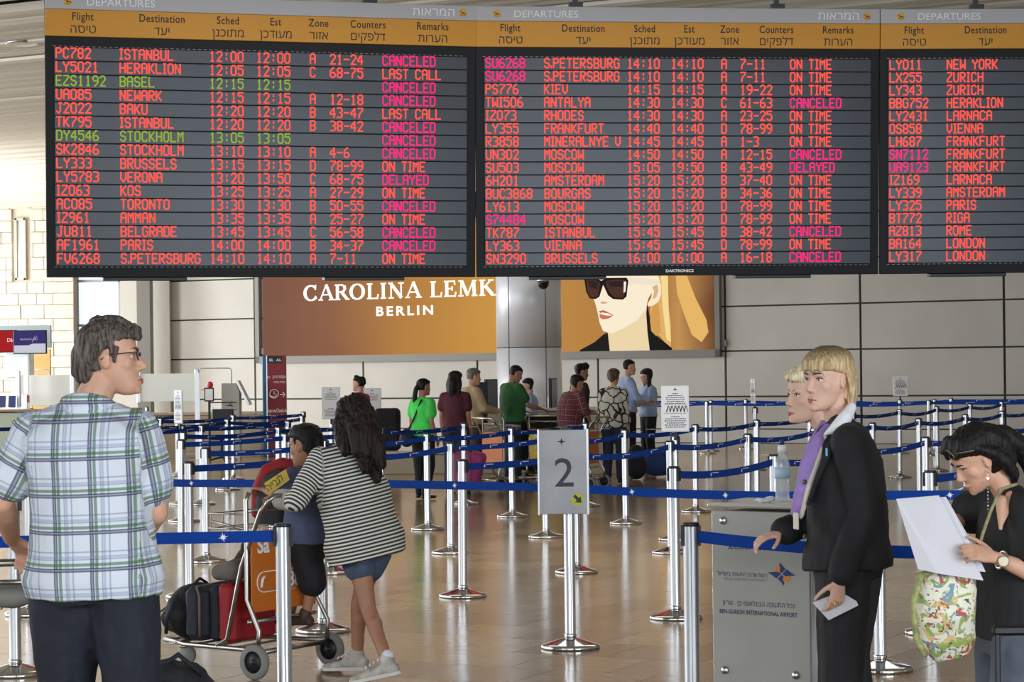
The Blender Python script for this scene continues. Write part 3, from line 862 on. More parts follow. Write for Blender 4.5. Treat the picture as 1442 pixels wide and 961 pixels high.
# emblem of eight uneven points, printed white on the belts
def star(c, r, ax, ay, k=8, inner=.34):
    pts = []
    for i in range(2 * k):
        a = math.pi * i / k + .2
        q = r * (1.0 if i % 4 == 0 else .74) if i % 2 == 0 else r * inner
        pts.append(c + ax * (q * math.cos(a)) + ay * (q * math.sin(a)))
    return pts
def belt(parent, a, b, sag=0.02, detail=0, z=0.945, hgt=0.05, off=0.0, step=0.62, ph=.3):
    """ribbon from a to b (world xy or xyz), child of the stanchion it is pulled from"""
    a = V((a[0], a[1], a[2] if len(a) > 2 else z)); b = V((b[0], b[1], b[2] if len(b) > 2 else z))
    d = V((b.x - a.x, b.y - a.y, 0)); L = d.length; d = d / L; nrm = V((d.y, -d.x, 0))
    if nrm.y > 0: nrm = -nrm
    sf = .038 / L
    def pt(t): return a.lerp(b, t) - V((0, 0, sag * 4 * t * (1 - t)))
    Minv = parent.matrix_basis.inverted() if False else None
    Mi = (Matrix.Translation(parent.location) @ parent.rotation_euler.to_matrix().to_4x4()).inverted()
    mb = MB(); mb.M = Mi; n = 10
    vs = []; fs = []
    for i in range(n + 1):
        p = pt(sf + (1 - 2 * sf) * i / n)
        for s1 in (-1, 1):
            for s2 in (-1, 1): vs.append(p + nrm * (0.001 * s1) + V((0, 0, s2 * hgt / 2)))
    for i in range(n):
        q = i * 4; w = q + 4
        fs += [(q, w, w + 1, q + 1), (q + 2, q + 3, w + 3, w + 2), (q + 1, w + 1, w + 3, q + 3), (q, q + 2, w + 2, w)]
    fs += [(0, 1, 3, 2), (n * 4, n * 4 + 2, n * 4 + 3, n * 4 + 1)]
    mb.add(vs, fs); o = mb.build('belt', M_belt, parent)
    mb = MB(); mb.M = Mi
    rx = d if d.x > 0 else -d
    s = ph * step + .1
    while s < L - .12:
        t = s / L; p = pt(t) + nrm * 0.0035; sl = (pt(min(1, t + .01)) - pt(t)).normalized()
        r_ = sl if sl.x > 0 else -sl; up = V((0, 0, 1))
        mb.poly(star(p, 0.021, r_, up))
        q = p + r_ * .026 + up * .009
        if detail:
            M4 = frame(q, r_, up)
            put_text(mb, 'ISRAEL AIRPORTS AUTHORITY', 0, 0, 0.007, M4, 'L', .01, width=.125)
            M5 = frame(p - r_ * .15 - up * .017, r_, up); put_text(mb, 'רשות שדות התעופה בישראל', 0, 0, 0.006, M5, 'L', 0, width=.125)
        else:
            mb.quad(q, q + r_ * .12, q + r_ * .12 + up * .005, q + up * .005)
        s += step
    if mb.v: mb.build('belt_print', M_white, o)
    return o

def at(u, D): return (P(u, 620, D).x, D)
# queue lines running towards the far wall; c = x of the line at y = 20, y0 = a post on it
DX, DY = 0.89, 1.83
LINES = [
    (-13.4, 31.0, 'farthest left queue line'),
    (-11.6, 29.5, 'second queue line from left'),
    (-9.8, 28.2, 'third queue line from left'),
    (-8.0, 26.6, 'fourth queue line from left'),
    (-6.2, 25.2, 'queue line left of the burgundy totem'),
    (-4.4, 22.3, 'queue line behind the boy in blue'),
    (-2.6, 19.8, 'queue line behind the striped girl'),
    (-.78, 16.7, 'queue line passing behind the 2 sign'),
    (1.32, 16.5, 'queue line starting left of 2 sign'),
    (3.52, 14.9, 'queue line starting right of 2 sign'),
    (5.50, 13.9, 'queue line behind the papers woman'),
    (7.5, 19.5, 'second queue line from right'),
    (9.5, 23.5, 'farthest right queue line'),
    (11.5, 28.5, 'last queue line near right edge'),
]
ORD = ['first', 'second', 'third', 'fourth', 'fifth', 'sixth', 'seventh', 'eighth', 'ninth', 'tenth', 'eleventh', 'twelfth', 'thirteenth', 'fourteenth', 'fifteenth', 'sixteenth']
nst = 0
for (c, y0, lab) in LINES:
    prev = None; k = 0
    y = y0
    while True:
        x = c + (y - 20) * DX / DY
        s = -V((x, y, 0)).dot(WN)
        u = CX + F * x / y
        smax = 31 if u < 480 else (25.6 if u < 930 else 39.5)
        if s > smax or y > 43: break
        if u > 1500: break
        if u > -60:
            t = stanchion(x + random.uniform(-.03, .03), y, 'silver barrier post, %s from the front in the %s' % (ORD[k], lab), 'barrier posts of the queue lines', (random.uniform(-.006, .006), random.uniform(-.008, .008)))
            nst += 1
            cur = t.location
            if prev is not None: belt(prev, prev.location.xy, cur.xy, random.uniform(.01, .05), 0, ph=random.random())
            prev = t; k += 1
        y += DY * random.uniform(.98, 1.02)
# cross rows near the far wall
def cross_row(s, t0, t1, n, lab):
    prev = None
    for i in range(n):
        t = t0 + (t1 - t0) * i / (n - 1); p = WO + WA * t + WN * s
        st = stanchion(p.x, p.y, 'small distant barrier post, %s from the left in the %s' % (ORD[i], lab), 'barrier posts of the far cross rows', (random.uniform(-.006, .006), 0))
        if prev is not None: belt(prev, prev.location.xy, st.location.xy, random.uniform(.0, .05), ph=random.random())
        prev = st
cross_row(3.2, -3.4, 5.0, 5, 'farthest cross row on the right')
cross_row(4.4, -3.8, 5.2, 5, 'second farthest right cross row')
cross_row(5.6, -3.3, 5.4, 5, 'third farthest right cross row')
cross_row(9.4, -17.6, -11.4, 4, 'farthest cross row on the left')
cross_row(10.6, -17.8, -11.0, 4, 'second farthest left cross row')
cross_row(11.8, -17.6, -10.8, 4, 'third farthest left cross row')
print('stanchions', nst)
# front line: posts and belts across the picture
pF0 = stanchion(*at(18, 12.5), 'silver barrier post behind the left elbow of the man in plaid', 'barrier posts of the front line', rz=0)
x2, y2 = at(800, 13.4)
pF1 = stanchion(x2, y2, 'silver barrier post carrying the number 2 sign', 'barrier posts of the front line', rz=0)
pF2 = stanchion(*at(1236, 12.25), 'silver barrier post just right of the suited woman', 'barrier posts of the front line', rz=0)
xm, ym = at(236, 15.0)
belt(pF1, (x2, y2), at(452, 14.4), .0, 1, ph=.15)
pF3 = stanchion(*at(452, 14.4), 'silver barrier post hidden behind the girl in stripes', 'barrier posts of the front line', rz=0)
belt(pF3, at(452, 14.4), at(40, 15.6), .02, 1, ph=.5)
pF4 = stanchion(*at(40, 15.6), 'silver barrier post hidden behind the man in plaid', 'barrier posts of the front line', rz=0)
xb2, yb2 = at(1236, 12.25)
belt(pF1, (x2, y2), (xb2, yb2), .02, 1, ph=.55)
pF5 = stanchion(*at(1560, 12.1), 'silver barrier post beyond the right edge of the front line', 'barrier posts of the front line', rz=0)
belt(pF2, (xb2, yb2), at(1560, 12.1), .0, 1, ph=.45)
# nearest belts
pN0 = stanchion(*at(397, 9.75), 'nearest silver barrier post, in front of the orange luggage cart', 'barrier posts nearest the viewer', rz=0)
belt(pN0, at(397, 9.75), at(-120, 9.55), .0, 1, ph=.25)
pN1 = stanchion(*at(971, 9.5), 'tall silver barrier post left of the grey podium', 'barrier posts nearest the viewer', rz=0)
e1 = P(1500, 772, 8.75)
pe = at(1500, 8.55)
pN2 = stanchion(pe[0], pe[1], 'silver barrier post beyond the right edge near the luggage', 'barrier posts nearest the viewer', rz=0)
belt(pN1, at(971, 9.5), (pe[0], pe[1], .945), .035, 1, ph=.9)

# ---- signs
M_signface = mat('sign_silver_face', (150, 150, 152), 0.45, 0.35, bump=0.25, bscale=7, var=.06, vscale=5)
def emblem(mb, x, y, r, M):
    old = mb.M; mb.M = M
    for a in range(4):
        t = math.pi / 2 * a
        d = V((math.cos(t), math.sin(t), 0)); q = V((-d.y, d.x, 0))
        L = r * (1.25 if a % 2 == 0 else 1.0)
        c = V((x, y, .0))
        mb.poly([c + d * L, c + q * r * .30 + d * r * .05, c - q * r * .04, c - q * r * .28 + d * r * .18])
    mb.M = old
sg = P(793, 665, 13.32)
two = empty('number_sign', (sg.x, 13.32, sg.z), R(1), 'silver number 2 sign with yellow arrow disc on a barrier post', 'sign')
Ms = frame(V((0, 0, 0)), V((1, 0, 0)), V((0, 0, 1)))
m = MB(); m.bbox((0, 0.0, 0), (.286, .012, .495), .003); m.build('face', M_signface, two)
m = MB(); m.bbox((-.143, 0, 0), (.012, .022, .505), .003); m.bbox((.1445, 0, 0), (.014, .022, .505), .003); m.build('edge_profile', mat('profile_silver', (225, 226, 228), .3, .5), two)
m = MB(); m.M = Ms @ Matrix.Translation((0, 0, .0072)); put_text(m, '2', .002, -.085, .175, None, 'C', .004, sx=1.05); m.M = None
m.build('numeral', mat('numeral_ink', (50, 52, 66), .6), two)
m = MB(); emblem(m, -.008, .178, .022, Ms @ Matrix.Translation((0, 0, .0072))); m.build('emblem', M_ink, two)
m = MB(); m.M = Ms @ Matrix.Translation((0, 0, .0072)); m.poly([V((.082 + .037 * math.cos(a * math.pi / 16), -.162 + .037 * math.sin(a * math.pi / 16), 0)) for a in range(32)])
m.build('arrow_disc', mat('yellow_green_disc', (186, 184, 40), .5), two)
m = MB(); m.M = Ms @ Matrix.Translation((.084, -.160, .0082)) @ Matrix.Rotation(R(-45), 4, 'Z')
m.add([(-.03, .009, 0), (-.03, -.009, 0), (.0, -.009, 0), (.0, -.024, 0), (.032, 0, 0), (.0, .024, 0), (.0, .009, 0)], [(0, 1, 2, 6), (3, 4, 5)]); m.build('arrow', M_ink, two)
m = MB(); m.box((0.01, .03, -.02), (.05, .045, .06)); m.box((.01, .03, .12), (.04, .02, .3)); m.build('bracket', M_black, two)

M_paper = mat('sign_paper', (246, 247, 250), .6); M_sframe = mat('sign_frame', (196, 198, 200), .35, .4)
def info_sign(u, v, D, w, h, rz, label, post=True, drawing=True):
    c = P(u, v, D)
    t = empty('information_sign', (c.x, c.y, c.z), rz, label, 'sign')
    m = MB(); m.bbox((0, 0.006, 0), (w, .012, h), .003); m.build('frame', M_sframe, t)
    m = MB(); m.box((0, -.0012, 0), (w - .024, .002, h - .024)); m.build('sheet', M_paper, t)
    m = MB(); m.M = Ms @ Matrix.Translation((0, 0, .0035))
    emblem(m, 0, h * .42, w * .07, m.M); 
    rows = 6
    for k in range(6):
        ww = w * random.uniform(.5, .78) if k else w * .2
        y = h * (.32 - k * .042)
        x = -ww / 2
        while x < ww / 2:
            l = random.uniform(.008, .022); m.quad((x, y, 0), (min(x + l, ww / 2), y, 0), (min(x + l, ww / 2), y + h * .016, 0), (x, y + h * .016, 0)); x += l + .005
    for k in range(6):
        ww = w * random.uniform(.5, .8) if k else w * .3
        y = h * (-.18 - k * .045)
        x = -ww / 2
        while x < ww / 2:
            l = random.uniform(.008, .022); m.quad((x, y, 0), (min(x + l, ww / 2), y, 0), (min(x + l, ww / 2), y + h * .018, 0), (x, y + h * .018, 0)); x += l + .005
    if drawing:
        for k in range(6):
            x = -w * .34 + k * w * .125
            m.add([(x, -.03, 0), (x + .012, -.03, 0), (x + .028, .03, 0), (x + .02, .03, 0)], [(0, 1, 2, 3)])
            m.add([(x + .024, .03, 0), (x + .03, .03, 0), (x + .045, -.028, 0), (x + .038, -.028, 0)], [(0, 1, 2, 3)])
        for (a, b) in (((-.4, .075), (.4, .075)), ((-.4, -.085), (.4, -.085))):
            m.quad((a[0] * w, a[1] * h * 1.2, 0), (b[0] * w, b[1] * h * 1.2, 0), (b[0] * w, b[1] * h * 1.2 + .003, 0), (a[0] * w, a[1] * h * 1.2 + .003, 0))
    m.build('fine_print', M_ink, t)
    m = MB(); m.box((0, .03, -h * .5), (.03, .02, .16)); m.build('bracket', M_black, t)
    if post:
        lbl = 'silver post under the ' + ' '.join(label.split()[:12])
        p = stanchion(c.x + .045 * math.sin(rz) * -1, c.y + .085, lbl, 'barrier posts that carry signs')
    return t
info_sign(951, 576, 21.6, .265, .44, R(-2), 'white information sign with small stick drawings beside the officer')
info_sign(466, 568, 35.5, .29, .50, 0, 'white information sign left of the magenta shirt', True, False)
info_sign(524, 569, 36.2, .29, .50, 0, 'white information sign right of the magenta shirt', True, False)
info_sign(1268, 544, 42.0, .27, .37, 0, 'small white information sign in front of the far right wall')
info_sign(250.5, 573, 28.4, .30, .42, R(-62), 'narrow seen grey information sign in the queue right of the plaid shirt')
info_sign(1060, 551, 36.0, .30, .40, R(-82), 'information sign seen edge on in front of the wall left of the blonde women')
info_sign(1188, 552, 38.0, .30, .40, R(-84), 'information sign seen edge on right behind the suited woman', True, False)
# ================================================================ PEOPLE
M_skin = mat('skin_light', (206, 158, 132), 0.55, bump=.15, bscale=60, var=.05, vscale=9)
M_skin2 = mat('skin_tan', (172, 122, 96), 0.55, bump=.15, bscale=60, var=.05, vscale=9)
M_skinp = mat('skin_pale', (214, 172, 150), 0.55, bump=.15, bscale=60, var=.04, vscale=9)
M_eye = mat('eye_white', (226, 222, 216), 0.25); M_iris = mat('iris', (52, 48, 46), 0.2)
M_lip = mat('lips', (164, 92, 84), 0.45); M_jeans = mat('dark_navy_denim', (27, 31, 42), 0.85, bump=.5, bscale=40, var=.12, vscale=7)
def hair_mat(name, c, c2, rough=.58, root=None):
    m = bpy.data.materials.new(name); m.use_nodes = True; nt = m.node_tree; n = nt.nodes; L = nt.links; b = n['Principled BSDF']
    tc = n.new('ShaderNodeTexCoord'); mp = n.new('ShaderNodeMapping'); mp.inputs['Scale'].default_value = (70, 70, 7)
    L.new(tc.outputs['Object'], mp.inputs[0])
    t = n.new('ShaderNodeTexNoise'); t.inputs['Scale'].default_value = 1.6; t.inputs['Detail'].default_value = 3; L.new(mp.outputs[0], t.inputs['Vector'])
    cr = n.new('ShaderNodeValToRGB'); cr.color_ramp.elements[0].position = .35; cr.color_ramp.elements[1].position = .68
    cr.color_ramp.elements[0].color = rgb(*c); cr.color_ramp.elements[1].color = rgb(*c2)
    L.new(t.outputs['Fac'], cr.inputs[0]); L.new(cr.outputs[0], b.inputs['Base Color'])
    bp = n.new('ShaderNodeBump'); bp.inputs['Strength'].default_value = .8; bp.inputs['Distance'].default_value = .006
    L.new(t.outputs['Fac'], bp.inputs['Height']); L.new(bp.outputs[0], b.inputs['Normal'])
    b.inputs['Roughness'].default_value = rough; b.inputs['Specular IOR Level'].default_value = .3
    if root:   # darker roots towards the crown
        sp = n.new('ShaderNodeSeparateXYZ'); L.new(tc.outputs['Object'], sp.inputs[0]); mr = n.new('ShaderNodeMapRange'); mr.inputs[1].default_value = root[3]; mr.inputs[2].default_value = root[4]; mr.inputs[4].default_value = .85
        L.new(sp.outputs['Z'], mr.inputs[0]); mx = n.new('ShaderNodeMix'); mx.data_type = 'RGBA'; L.new(mr.outputs[0], mx.inputs[0]); L.new(cr.outputs[0], mx.inputs[6]); mx.inputs[7].default_value = rgb(*root[:3]); L.new(mx.outputs[2], b.inputs['Base Color'])
    return m
H_black = hair_mat('hair_black', (10, 9, 9), (26, 22, 21)); H_brown = hair_mat('hair_dark_brown', (16, 11, 10), (46, 30, 26))
H_greybrown = hair_mat('hair_greying_brown', (48, 40, 36), (112, 100, 92)); H_blonde = hair_mat('hair_blonde', (160, 130, 90), (216, 192, 150), root=(64, 47, 36, 1.66, 1.72))
H_pale = hair_mat('hair_pale_blonde', (190, 172, 130), (240, 230, 196)); H_grey = hair_mat('hair_grey', (70, 66, 62), (140, 134, 128))
H_auburn = hair_mat('hair_short_brown', (52, 38, 28), (116, 92, 66))

def strands(co, amp, f=75, fz=9):
    return amp * noise.noise(V((co.x * f, co.y * f, co.z * fz))) + amp * .6 * noise.noise(V((co.x * f * 2.3, co.y * f * 2.3, co.z * fz * 1.5)))
def wrinkle(amp, f=9, g=(1, 1, .55)):
    return lambda co: amp * noise.noise(V((co.x * f * g[0] + 3, co.y * f * g[1], co.z * f * g[2]))) + amp * .45 * noise.noise(V((co.x * f * 2.4, co.y * f * 2.4 + 5, co.z * f * 1.6)))

HEADP = [  # z fraction, front y, back y, half width
 (0.00, .066, .034, .018), (0.04, .082, .012, .034), (0.10, .090, -.014, .045), (0.17, .089, -.034, .052), (0.25, .087, -.052, .058),
 (0.33, .086, -.066, .063), (0.42, .085, -.078, .067), (0.50, .081, -.088, .069), (0.57, .085, -.093, .072), (0.64, .088, -.096, .0745),
 (0.74, .084, -.097, .0755), (0.83, .072, -.090, .070), (0.91, .050, -.074, .057), (0.97, .022, -.046, .034), (1.0, .0, -.022, .012)]
HH = .232
def head_pts(sc, Hm, k=1.0, fem=False, simple=False):
    """head fused into the body: skull, jaw, nose, brow, ears"""
    old = sc.M; sc.M = Hm @ Matrix.Scale(k, 4) if old is None else old
    rg = []
    for (z, yf, yb, w) in HEADP:
        if fem and z < .3: w *= .9
        rg.append((V((0, (yf + yb) / 2, (z - .5) * HH)), V((w, 0, 0)), V((0, (yf - yb) / 2, 0))))
    sc.loft(rg, 24, .92)
    n = .9 if fem else 1.0
    z = lambda f: (f - .5) * HH
    sc.cone((0, .083, z(.53)), (0, .083 + .022 * n, z(.37)), .0075, .0105 * n)
    sc.ell((0, .099, z(.355)), (.012, .012, .009))
    for s in (-1, 1):
        sc.ell((s * .011 * n, .092, z(.345)), (.008, .010, .007))
        sc.ell((s * .030, .074, z(.585)), (.024, .014, .008))
        sc.ell((s * .036, .050, z(.42)), (.028, .026, .030))
        rot = Matrix.Rotation(R(s * -18), 3, 'Z') @ Matrix.Rotation(R(10), 3, 'X')
        sc.ell((s * .075, -.008, z(.47)), (.007, .019, .031), rot)
        sc.ell((s * .078, -.002, z(.52)), (.006, .013, .012), rot)
    sc.ell((0, .087, z(.205)), (.021, .010, .007)); sc.ell((0, .086, z(.155)), (.018, .010, .008)); sc.ell((0, .079, z(.06)), (.021, .014, .014))
    sc.M = old
def hand(sc, wr, d, back, s=1.0, curl=.5, side=1, spread=.12, thumb=.5, cl=None):
    """palm and five fingers; d = pointing direction, back = normal of the back of the hand, side = +1 thumb on the d x back side"""
    d = V(d).normalized(); back = V(back); back = (back - d * back.dot(d)).normalized(); q = d.cross(back) * side
    wr = V(wr)
    sc.loft([(wr - d * .01 * s, q * .026 * s, back * .020 * s), (wr + d * .02 * s, q * .031 * s, back * .017 * s), (wr + d * .055 * s, q * .040 * s, back * .014 * s), (wr + d * .088 * s, q * .040 * s, back * .012 * s), (wr + d * .096 * s, q * .036 * s, back * .009 * s)], 16)
    for i, (o, L) in enumerate(((.030, .070), (.010, .080), (-.010, .074), (-.029, .058))):
        b = wr + (d * .086 + q * o) * s; dd = (d + q * (o * spread * 8)).normalized()
        c = (cl[i] if cl else curl)
        r = .0092
        for j, f in enumerate((.46, .31, .23)):
            a = R(c * (62, 68, 44)[j])
            ax = dd.cross(-back).normalized()
            dd = Matrix.Rotation(a, 3, ax) @ dd
            e = b + dd * (L * f * s); sc.cone(b, e, r * s, r * .9 * s, 8); b = e; r *= .9
    b = wr + (d * .022 + q * .028) * s; dd = (d * (.9 - .3 * thumb) + q * .75 - back * .5 * thumb).normalized(); r = .0125
    for j, L in enumerate((.040, .033, .026)):
        e = b + dd * (L * s); sc.cone(b, e, r * s, r * .86 * s, 8); b = e; r *= .86
        dd = (dd + d * .35 - back * .15 * thumb - q * .12).normalized()
DEF = dict(hip_l=(-.09, 0, .90), hip_r=(.09, 0, .90), knee_l=(-.10, .02, .49), knee_r=(.10, .02, .49), ank_l=(-.105, -.03, .08), ank_r=(.105, -.03, .08),
           toe_l=(-.12, .13, .02), toe_r=(.12, .13, .02), neck=(0, -.015, 1.44), sho_l=(-.185, -.01, 1.385), sho_r=(.185, -.01, 1.385),
           elb_l=(-.225, -.03, 1.11), elb_r=(.225, -.03, 1.11), wri_l=(-.235, .06, .87), wri_r=(.235, .06, .87), pel=(0, 0, .95), head=(0, .03, 1.60))
# torso half width and half depth along the axis, 0 = crotch height, 1 = neck base
TOR_M = [(-.05, .145, .105), (.08, .168, .118), (.22, .158, .108), (.40, .146, .104), (.58, .158, .114), (.74, .176, .122), (.86, .172, .108), (.94, .120, .085), (1.0, .062, .060)]
TOR_F = [(-.05, .150, .110), (.08, .172, .125), (.22, .155, .108), (.40, .126, .094), (.58, .136, .112), (.72, .152, .124), (.86, .150, .098), (.94, .100, .078), (1.0, .052, .052)]
def torso(sc, J, prof, k, infl=0.0, t0=-.05, t1=1.0, gy=1.0):
    pel, nk = V(J['pel']), V(J['neck']); base = pel - (nk - pel) * .12
    hx = (V(J['hip_r']) - V(J['hip_l'])).normalized(); sx = (V(J['sho_r']) - V(J['sho_l'])).normalized()
    mid = J.get('spine'); up0 = (nk - base)
    rg = []
    for (t, w, d) in prof:
        if t < t0 - 1e-6 or t > t1 + 1e-6: continue
        c = base + up0 * t
        if mid is not None: c = c + V(mid) * (4 * t * (1 - t))
        x = hx.lerp(sx, max(0, min(1, t))).normalized(); u = up0.normalized(); y = u.cross(x).normalized(); x = y.cross(u)
        rg.append((c, x * (w * k + infl), y * ((d * k + infl) * gy)))
    sc.loft(rg, 24, .9)
def person(label, x, y, phi, h, fem=False, skin=None, vox=.011, joints=None, head=(0, 0, 0), headk=1.0, heavy=1.0, arms_bare=None, face=False, group=None, lean=0, z=0.0, cat='person', hands=None, legs=True, feet=True):
    """returns the root, the joints in its own space and the head matrix; the body is one fused surface"""
    k = h / 1.70
    J = dict(DEF)
    if fem:
        J['sho_l'] = (-.16, -.01, 1.375); J['sho_r'] = (.16, -.01, 1.375); J['elb_l'] = (-.195, -.03, 1.11); J['elb_r'] = (.195, -.03, 1.11)
        J['wri_l'] = (-.21, .05, .87); J['wri_r'] = (.21, .05, .87)
    if joints: J.update(joints)
    J = {a: V(b) * k for a, b in J.items()}
    J['k'] = k
    t = empty('person', (x, y, z), -phi, label, cat, group)
    skin = skin or M_skin
    sc = Sculpt(); kk = k * heavy
    Jt = {a: b for a, b in J.items() if a != 'k'}
    torso(sc, Jt, TOR_F if fem else TOR_M, kk)
    q = k * (.9 if fem else 1.0)
    for s in 'lr':
        if legs:
            sc.chain([J['hip_' + s], J['knee_' + s], J['ank_' + s]], [.085 * kk, .056 * q, .040 * q])
            kn, an = J['knee_' + s], J['ank_' + s]
            cb = kn.lerp(an, .28); sc.cone(cb + V((0, -.012 * k, 0)), kn.lerp(an, .5), .054 * q, .042 * q)
            if feet: sc.chain([an + V((0, -.02 * k, -.03 * k)), J['toe_' + s] + V((0, 0, .02 * k))], [.030 * q, .018 * q])
        sc.chain([J['neck'].lerp(J['sho_' + s], .2), J['sho_' + s]], [.048 * q, .054 * q])
        sc.chain([J['sho_' + s], J['elb_' + s]], [.052 * q, .040 * q]); e, w = J['elb_' + s], J['wri_' + s]
        sc.chain([e, e.lerp(w, .3), w], [.039 * q, .041 * q, .026 * q])
        hp = (hands or {}).get(s, {})
        d = V(hp.get('d', (w - e))); bk = V(hp.get('back', (0, 0, 1) if abs(d.normalized().z) < .8 else ((1 if s == 'r' else -1), 0, 0)))
        hand(sc, w + d.normalized() * .012 * k, d, bk, k * (.92 if fem else 1.0) * hp.get('s', 1), hp.get('curl', .45), hp.get('side', 1 if s == 'l' else -1), hp.get('spread', .12), hp.get('thumb', .5), hp.get('cl'))
    yaw, pitch, roll = head
    hk = k * headk
    Hm = Matrix.Translation(J['head']) @ Matrix.Rotation(-yaw, 4, 'Z') @ Matrix.Rotation(-pitch, 4, 'X') @ Matrix.Rotation(roll, 4, 'Y') @ Matrix.Scale(hk if h < 1.6 else (.5 + .5 * k) * headk, 4)
    o = sc.M; sc.M = Hm; head_pts(sc, None, 1, fem); sc.M = o
    sc.cone(J['neck'] - V((0, 0, .02)), Hm @ V((0, -.028, -.055)), .056 * q, .054 * q)
    sc.fuse('body', skin, t, vox, 2)
    if face:
        m = MB(); zf = lambda f: (f - .5) * HH
        for s in (-1, 1):
            e = Sculpt(); e.M = Hm; e.ell((s * .031, .0665, zf(.515)), (.0125, .0125, .0085)); e.sm = [True] * len(e.f); eo = e.build('eye', M_eye, t)
            e = Sculpt(); e.M = Hm; e.ell((s * .031, .0755, zf(.515)), (.0052, .0045, .0055)); e.build('iris', M_iris, eo)
            e = MB(); e.M = Hm
            e.tube([(s * .018, .0775, zf(.520)), (s * .025, .0805, zf(.545)), (s * .036, .079, zf(.545)), (s * .046, .070, zf(.522))], .0022, 6); e.build('eyelid', M_iris if fem else skin, t)
            e = MB(); e.M = Hm
            e.tube([(s * .014, .0885, zf(.600)), (s * .026, .0885, zf(.622)), (s * .040, .081, zf(.618)), (s * .050, .070, zf(.598))], [.003, .0034, .003, .0015], 6); e.build('eyebrow', face if face is not True else H_brown, t)
        e = Sculpt(); e.M = Hm
        e.chain([(-.022, .083, zf(.186)), (-.008, .0945, zf(.196)), (0, .0945, zf(.193)), (.008, .0945, zf(.196)), (.022, .083, zf(.186))], [.002, .0045, .004, .0045, .002])
        e.chain([(-.020, .083, zf(.178)), (0, .094, zf(.160)), (.020, .083, zf(.178))], [.002, .0058, .002])
        e.fuse('lips', M_lip, t, .0016, 1)
    return t, J, Hm
def put(o, t):  # parent helper for loose meshes in person space
    o.parent = t; return o
def top_garment(t, J, m, fem=False, heavy=1.0, infl=.014, hem=0.0, sleeve=.55, name='shirt', vox=.011, cuff=.012, amp=.006, attrs=None, flare=0.0, wr=None, rs=1.0, collar=True):
    k = J['k']; kk = k * heavy; sc = Sculpt(); Jt = {a: b for a, b in J.items() if a != 'k'}
    prof = [r for r in (TOR_F if fem else TOR_M)]
    pr = []
    if prof[0][0] < hem:
        for q0, q1 in zip(prof, prof[1:]):
            if q0[0] <= hem < q1[0]:
                f = (hem - q0[0]) / (q1[0] - q0[0]); h0 = (hem, q0[1] + (q1[1] - q0[1]) * f, q0[2] + (q1[2] - q0[2]) * f)
        prof = [h0] + [r for r in prof if r[0] > hem + .005]
    for (tt, w, d) in prof:
        f = max(0, (.45 - tt)) * flare
        pr.append((tt, w + f, d + f))
    # looser at the waist than the body
    pr = [(tt, max(w, .148 * rs if not fem else .135 * rs), max(d, .108 * rs)) if tt < .6 else (tt, w, d) for (tt, w, d) in pr]
    pr = pr[:-1] + [(.985, pr[-1][1], pr[-1][2])]
    if hem < -.05:
        w, d = pr[0][1], pr[0][2]; pr = [(hem, w, d)] + pr
    torso(sc, Jt, pr, kk, infl, t0=-9)
    for s in 'lr':
        a, e, w = J['sho_' + s], J['elb_' + s], J['wri_' + s]; q = k * (.9 if fem else 1.0)
        sc.chain([J['neck'] + V((0, 0, -.012 * k)), J['neck'].lerp(a, .45) + V((0, 0, -.004 * k)), a], [.050 * q + infl * .5, .052 * q + infl * .5, .056 * q + infl * .6])
        if sleeve <= 0: continue
        if sleeve <= 1: sc.cone(a, a.lerp(e, sleeve), .056 * q + infl, .050 * q + infl + cuff)
        else:
            sc.cone(a, e, .056 * q + infl, .043 * q + infl)
            sc.cone(e, e.lerp(w, sleeve - 1), .043 * q + infl, .030 * q + infl + cuff * .5)
    return sc.fuse(name, m, t, vox, 2, disp=wr or wrinkle(amp), attrs=attrs)
def bottom_garment(t, J, m, fem=False, heavy=1.0, infl=.014, length=2.0, name='trousers', vox=.012, amp=.006, waist=.30, flare=.0, gy=1.0):
    k = J['k']; kk = k * heavy; sc = Sculpt(); Jt = {a: b for a, b in J.items() if a != 'k'}
    torso(sc, Jt, [(r[0], r[1], r[2]) for r in (TOR_F if fem else TOR_M) if r[0] <= waist], kk, infl * .8, t0=-9, gy=gy)
    for s in 'lr':
        a, e, w = J['hip_' + s], J['knee_' + s], J['ank_' + s]
        if length <= 1: sc.cone(a, a.lerp(e, length), .090 * kk + infl, .070 * k + infl + flare)
        else:
            sc.cone(a, e, .090 * kk + infl, .062 * k + infl)
            sc.cone(e, e.lerp(w, length - 1), .062 * k + infl, .050 * k + infl + flare)
    return sc.fuse(name, m, t, vox, 2, disp=wrinkle(amp, 10))
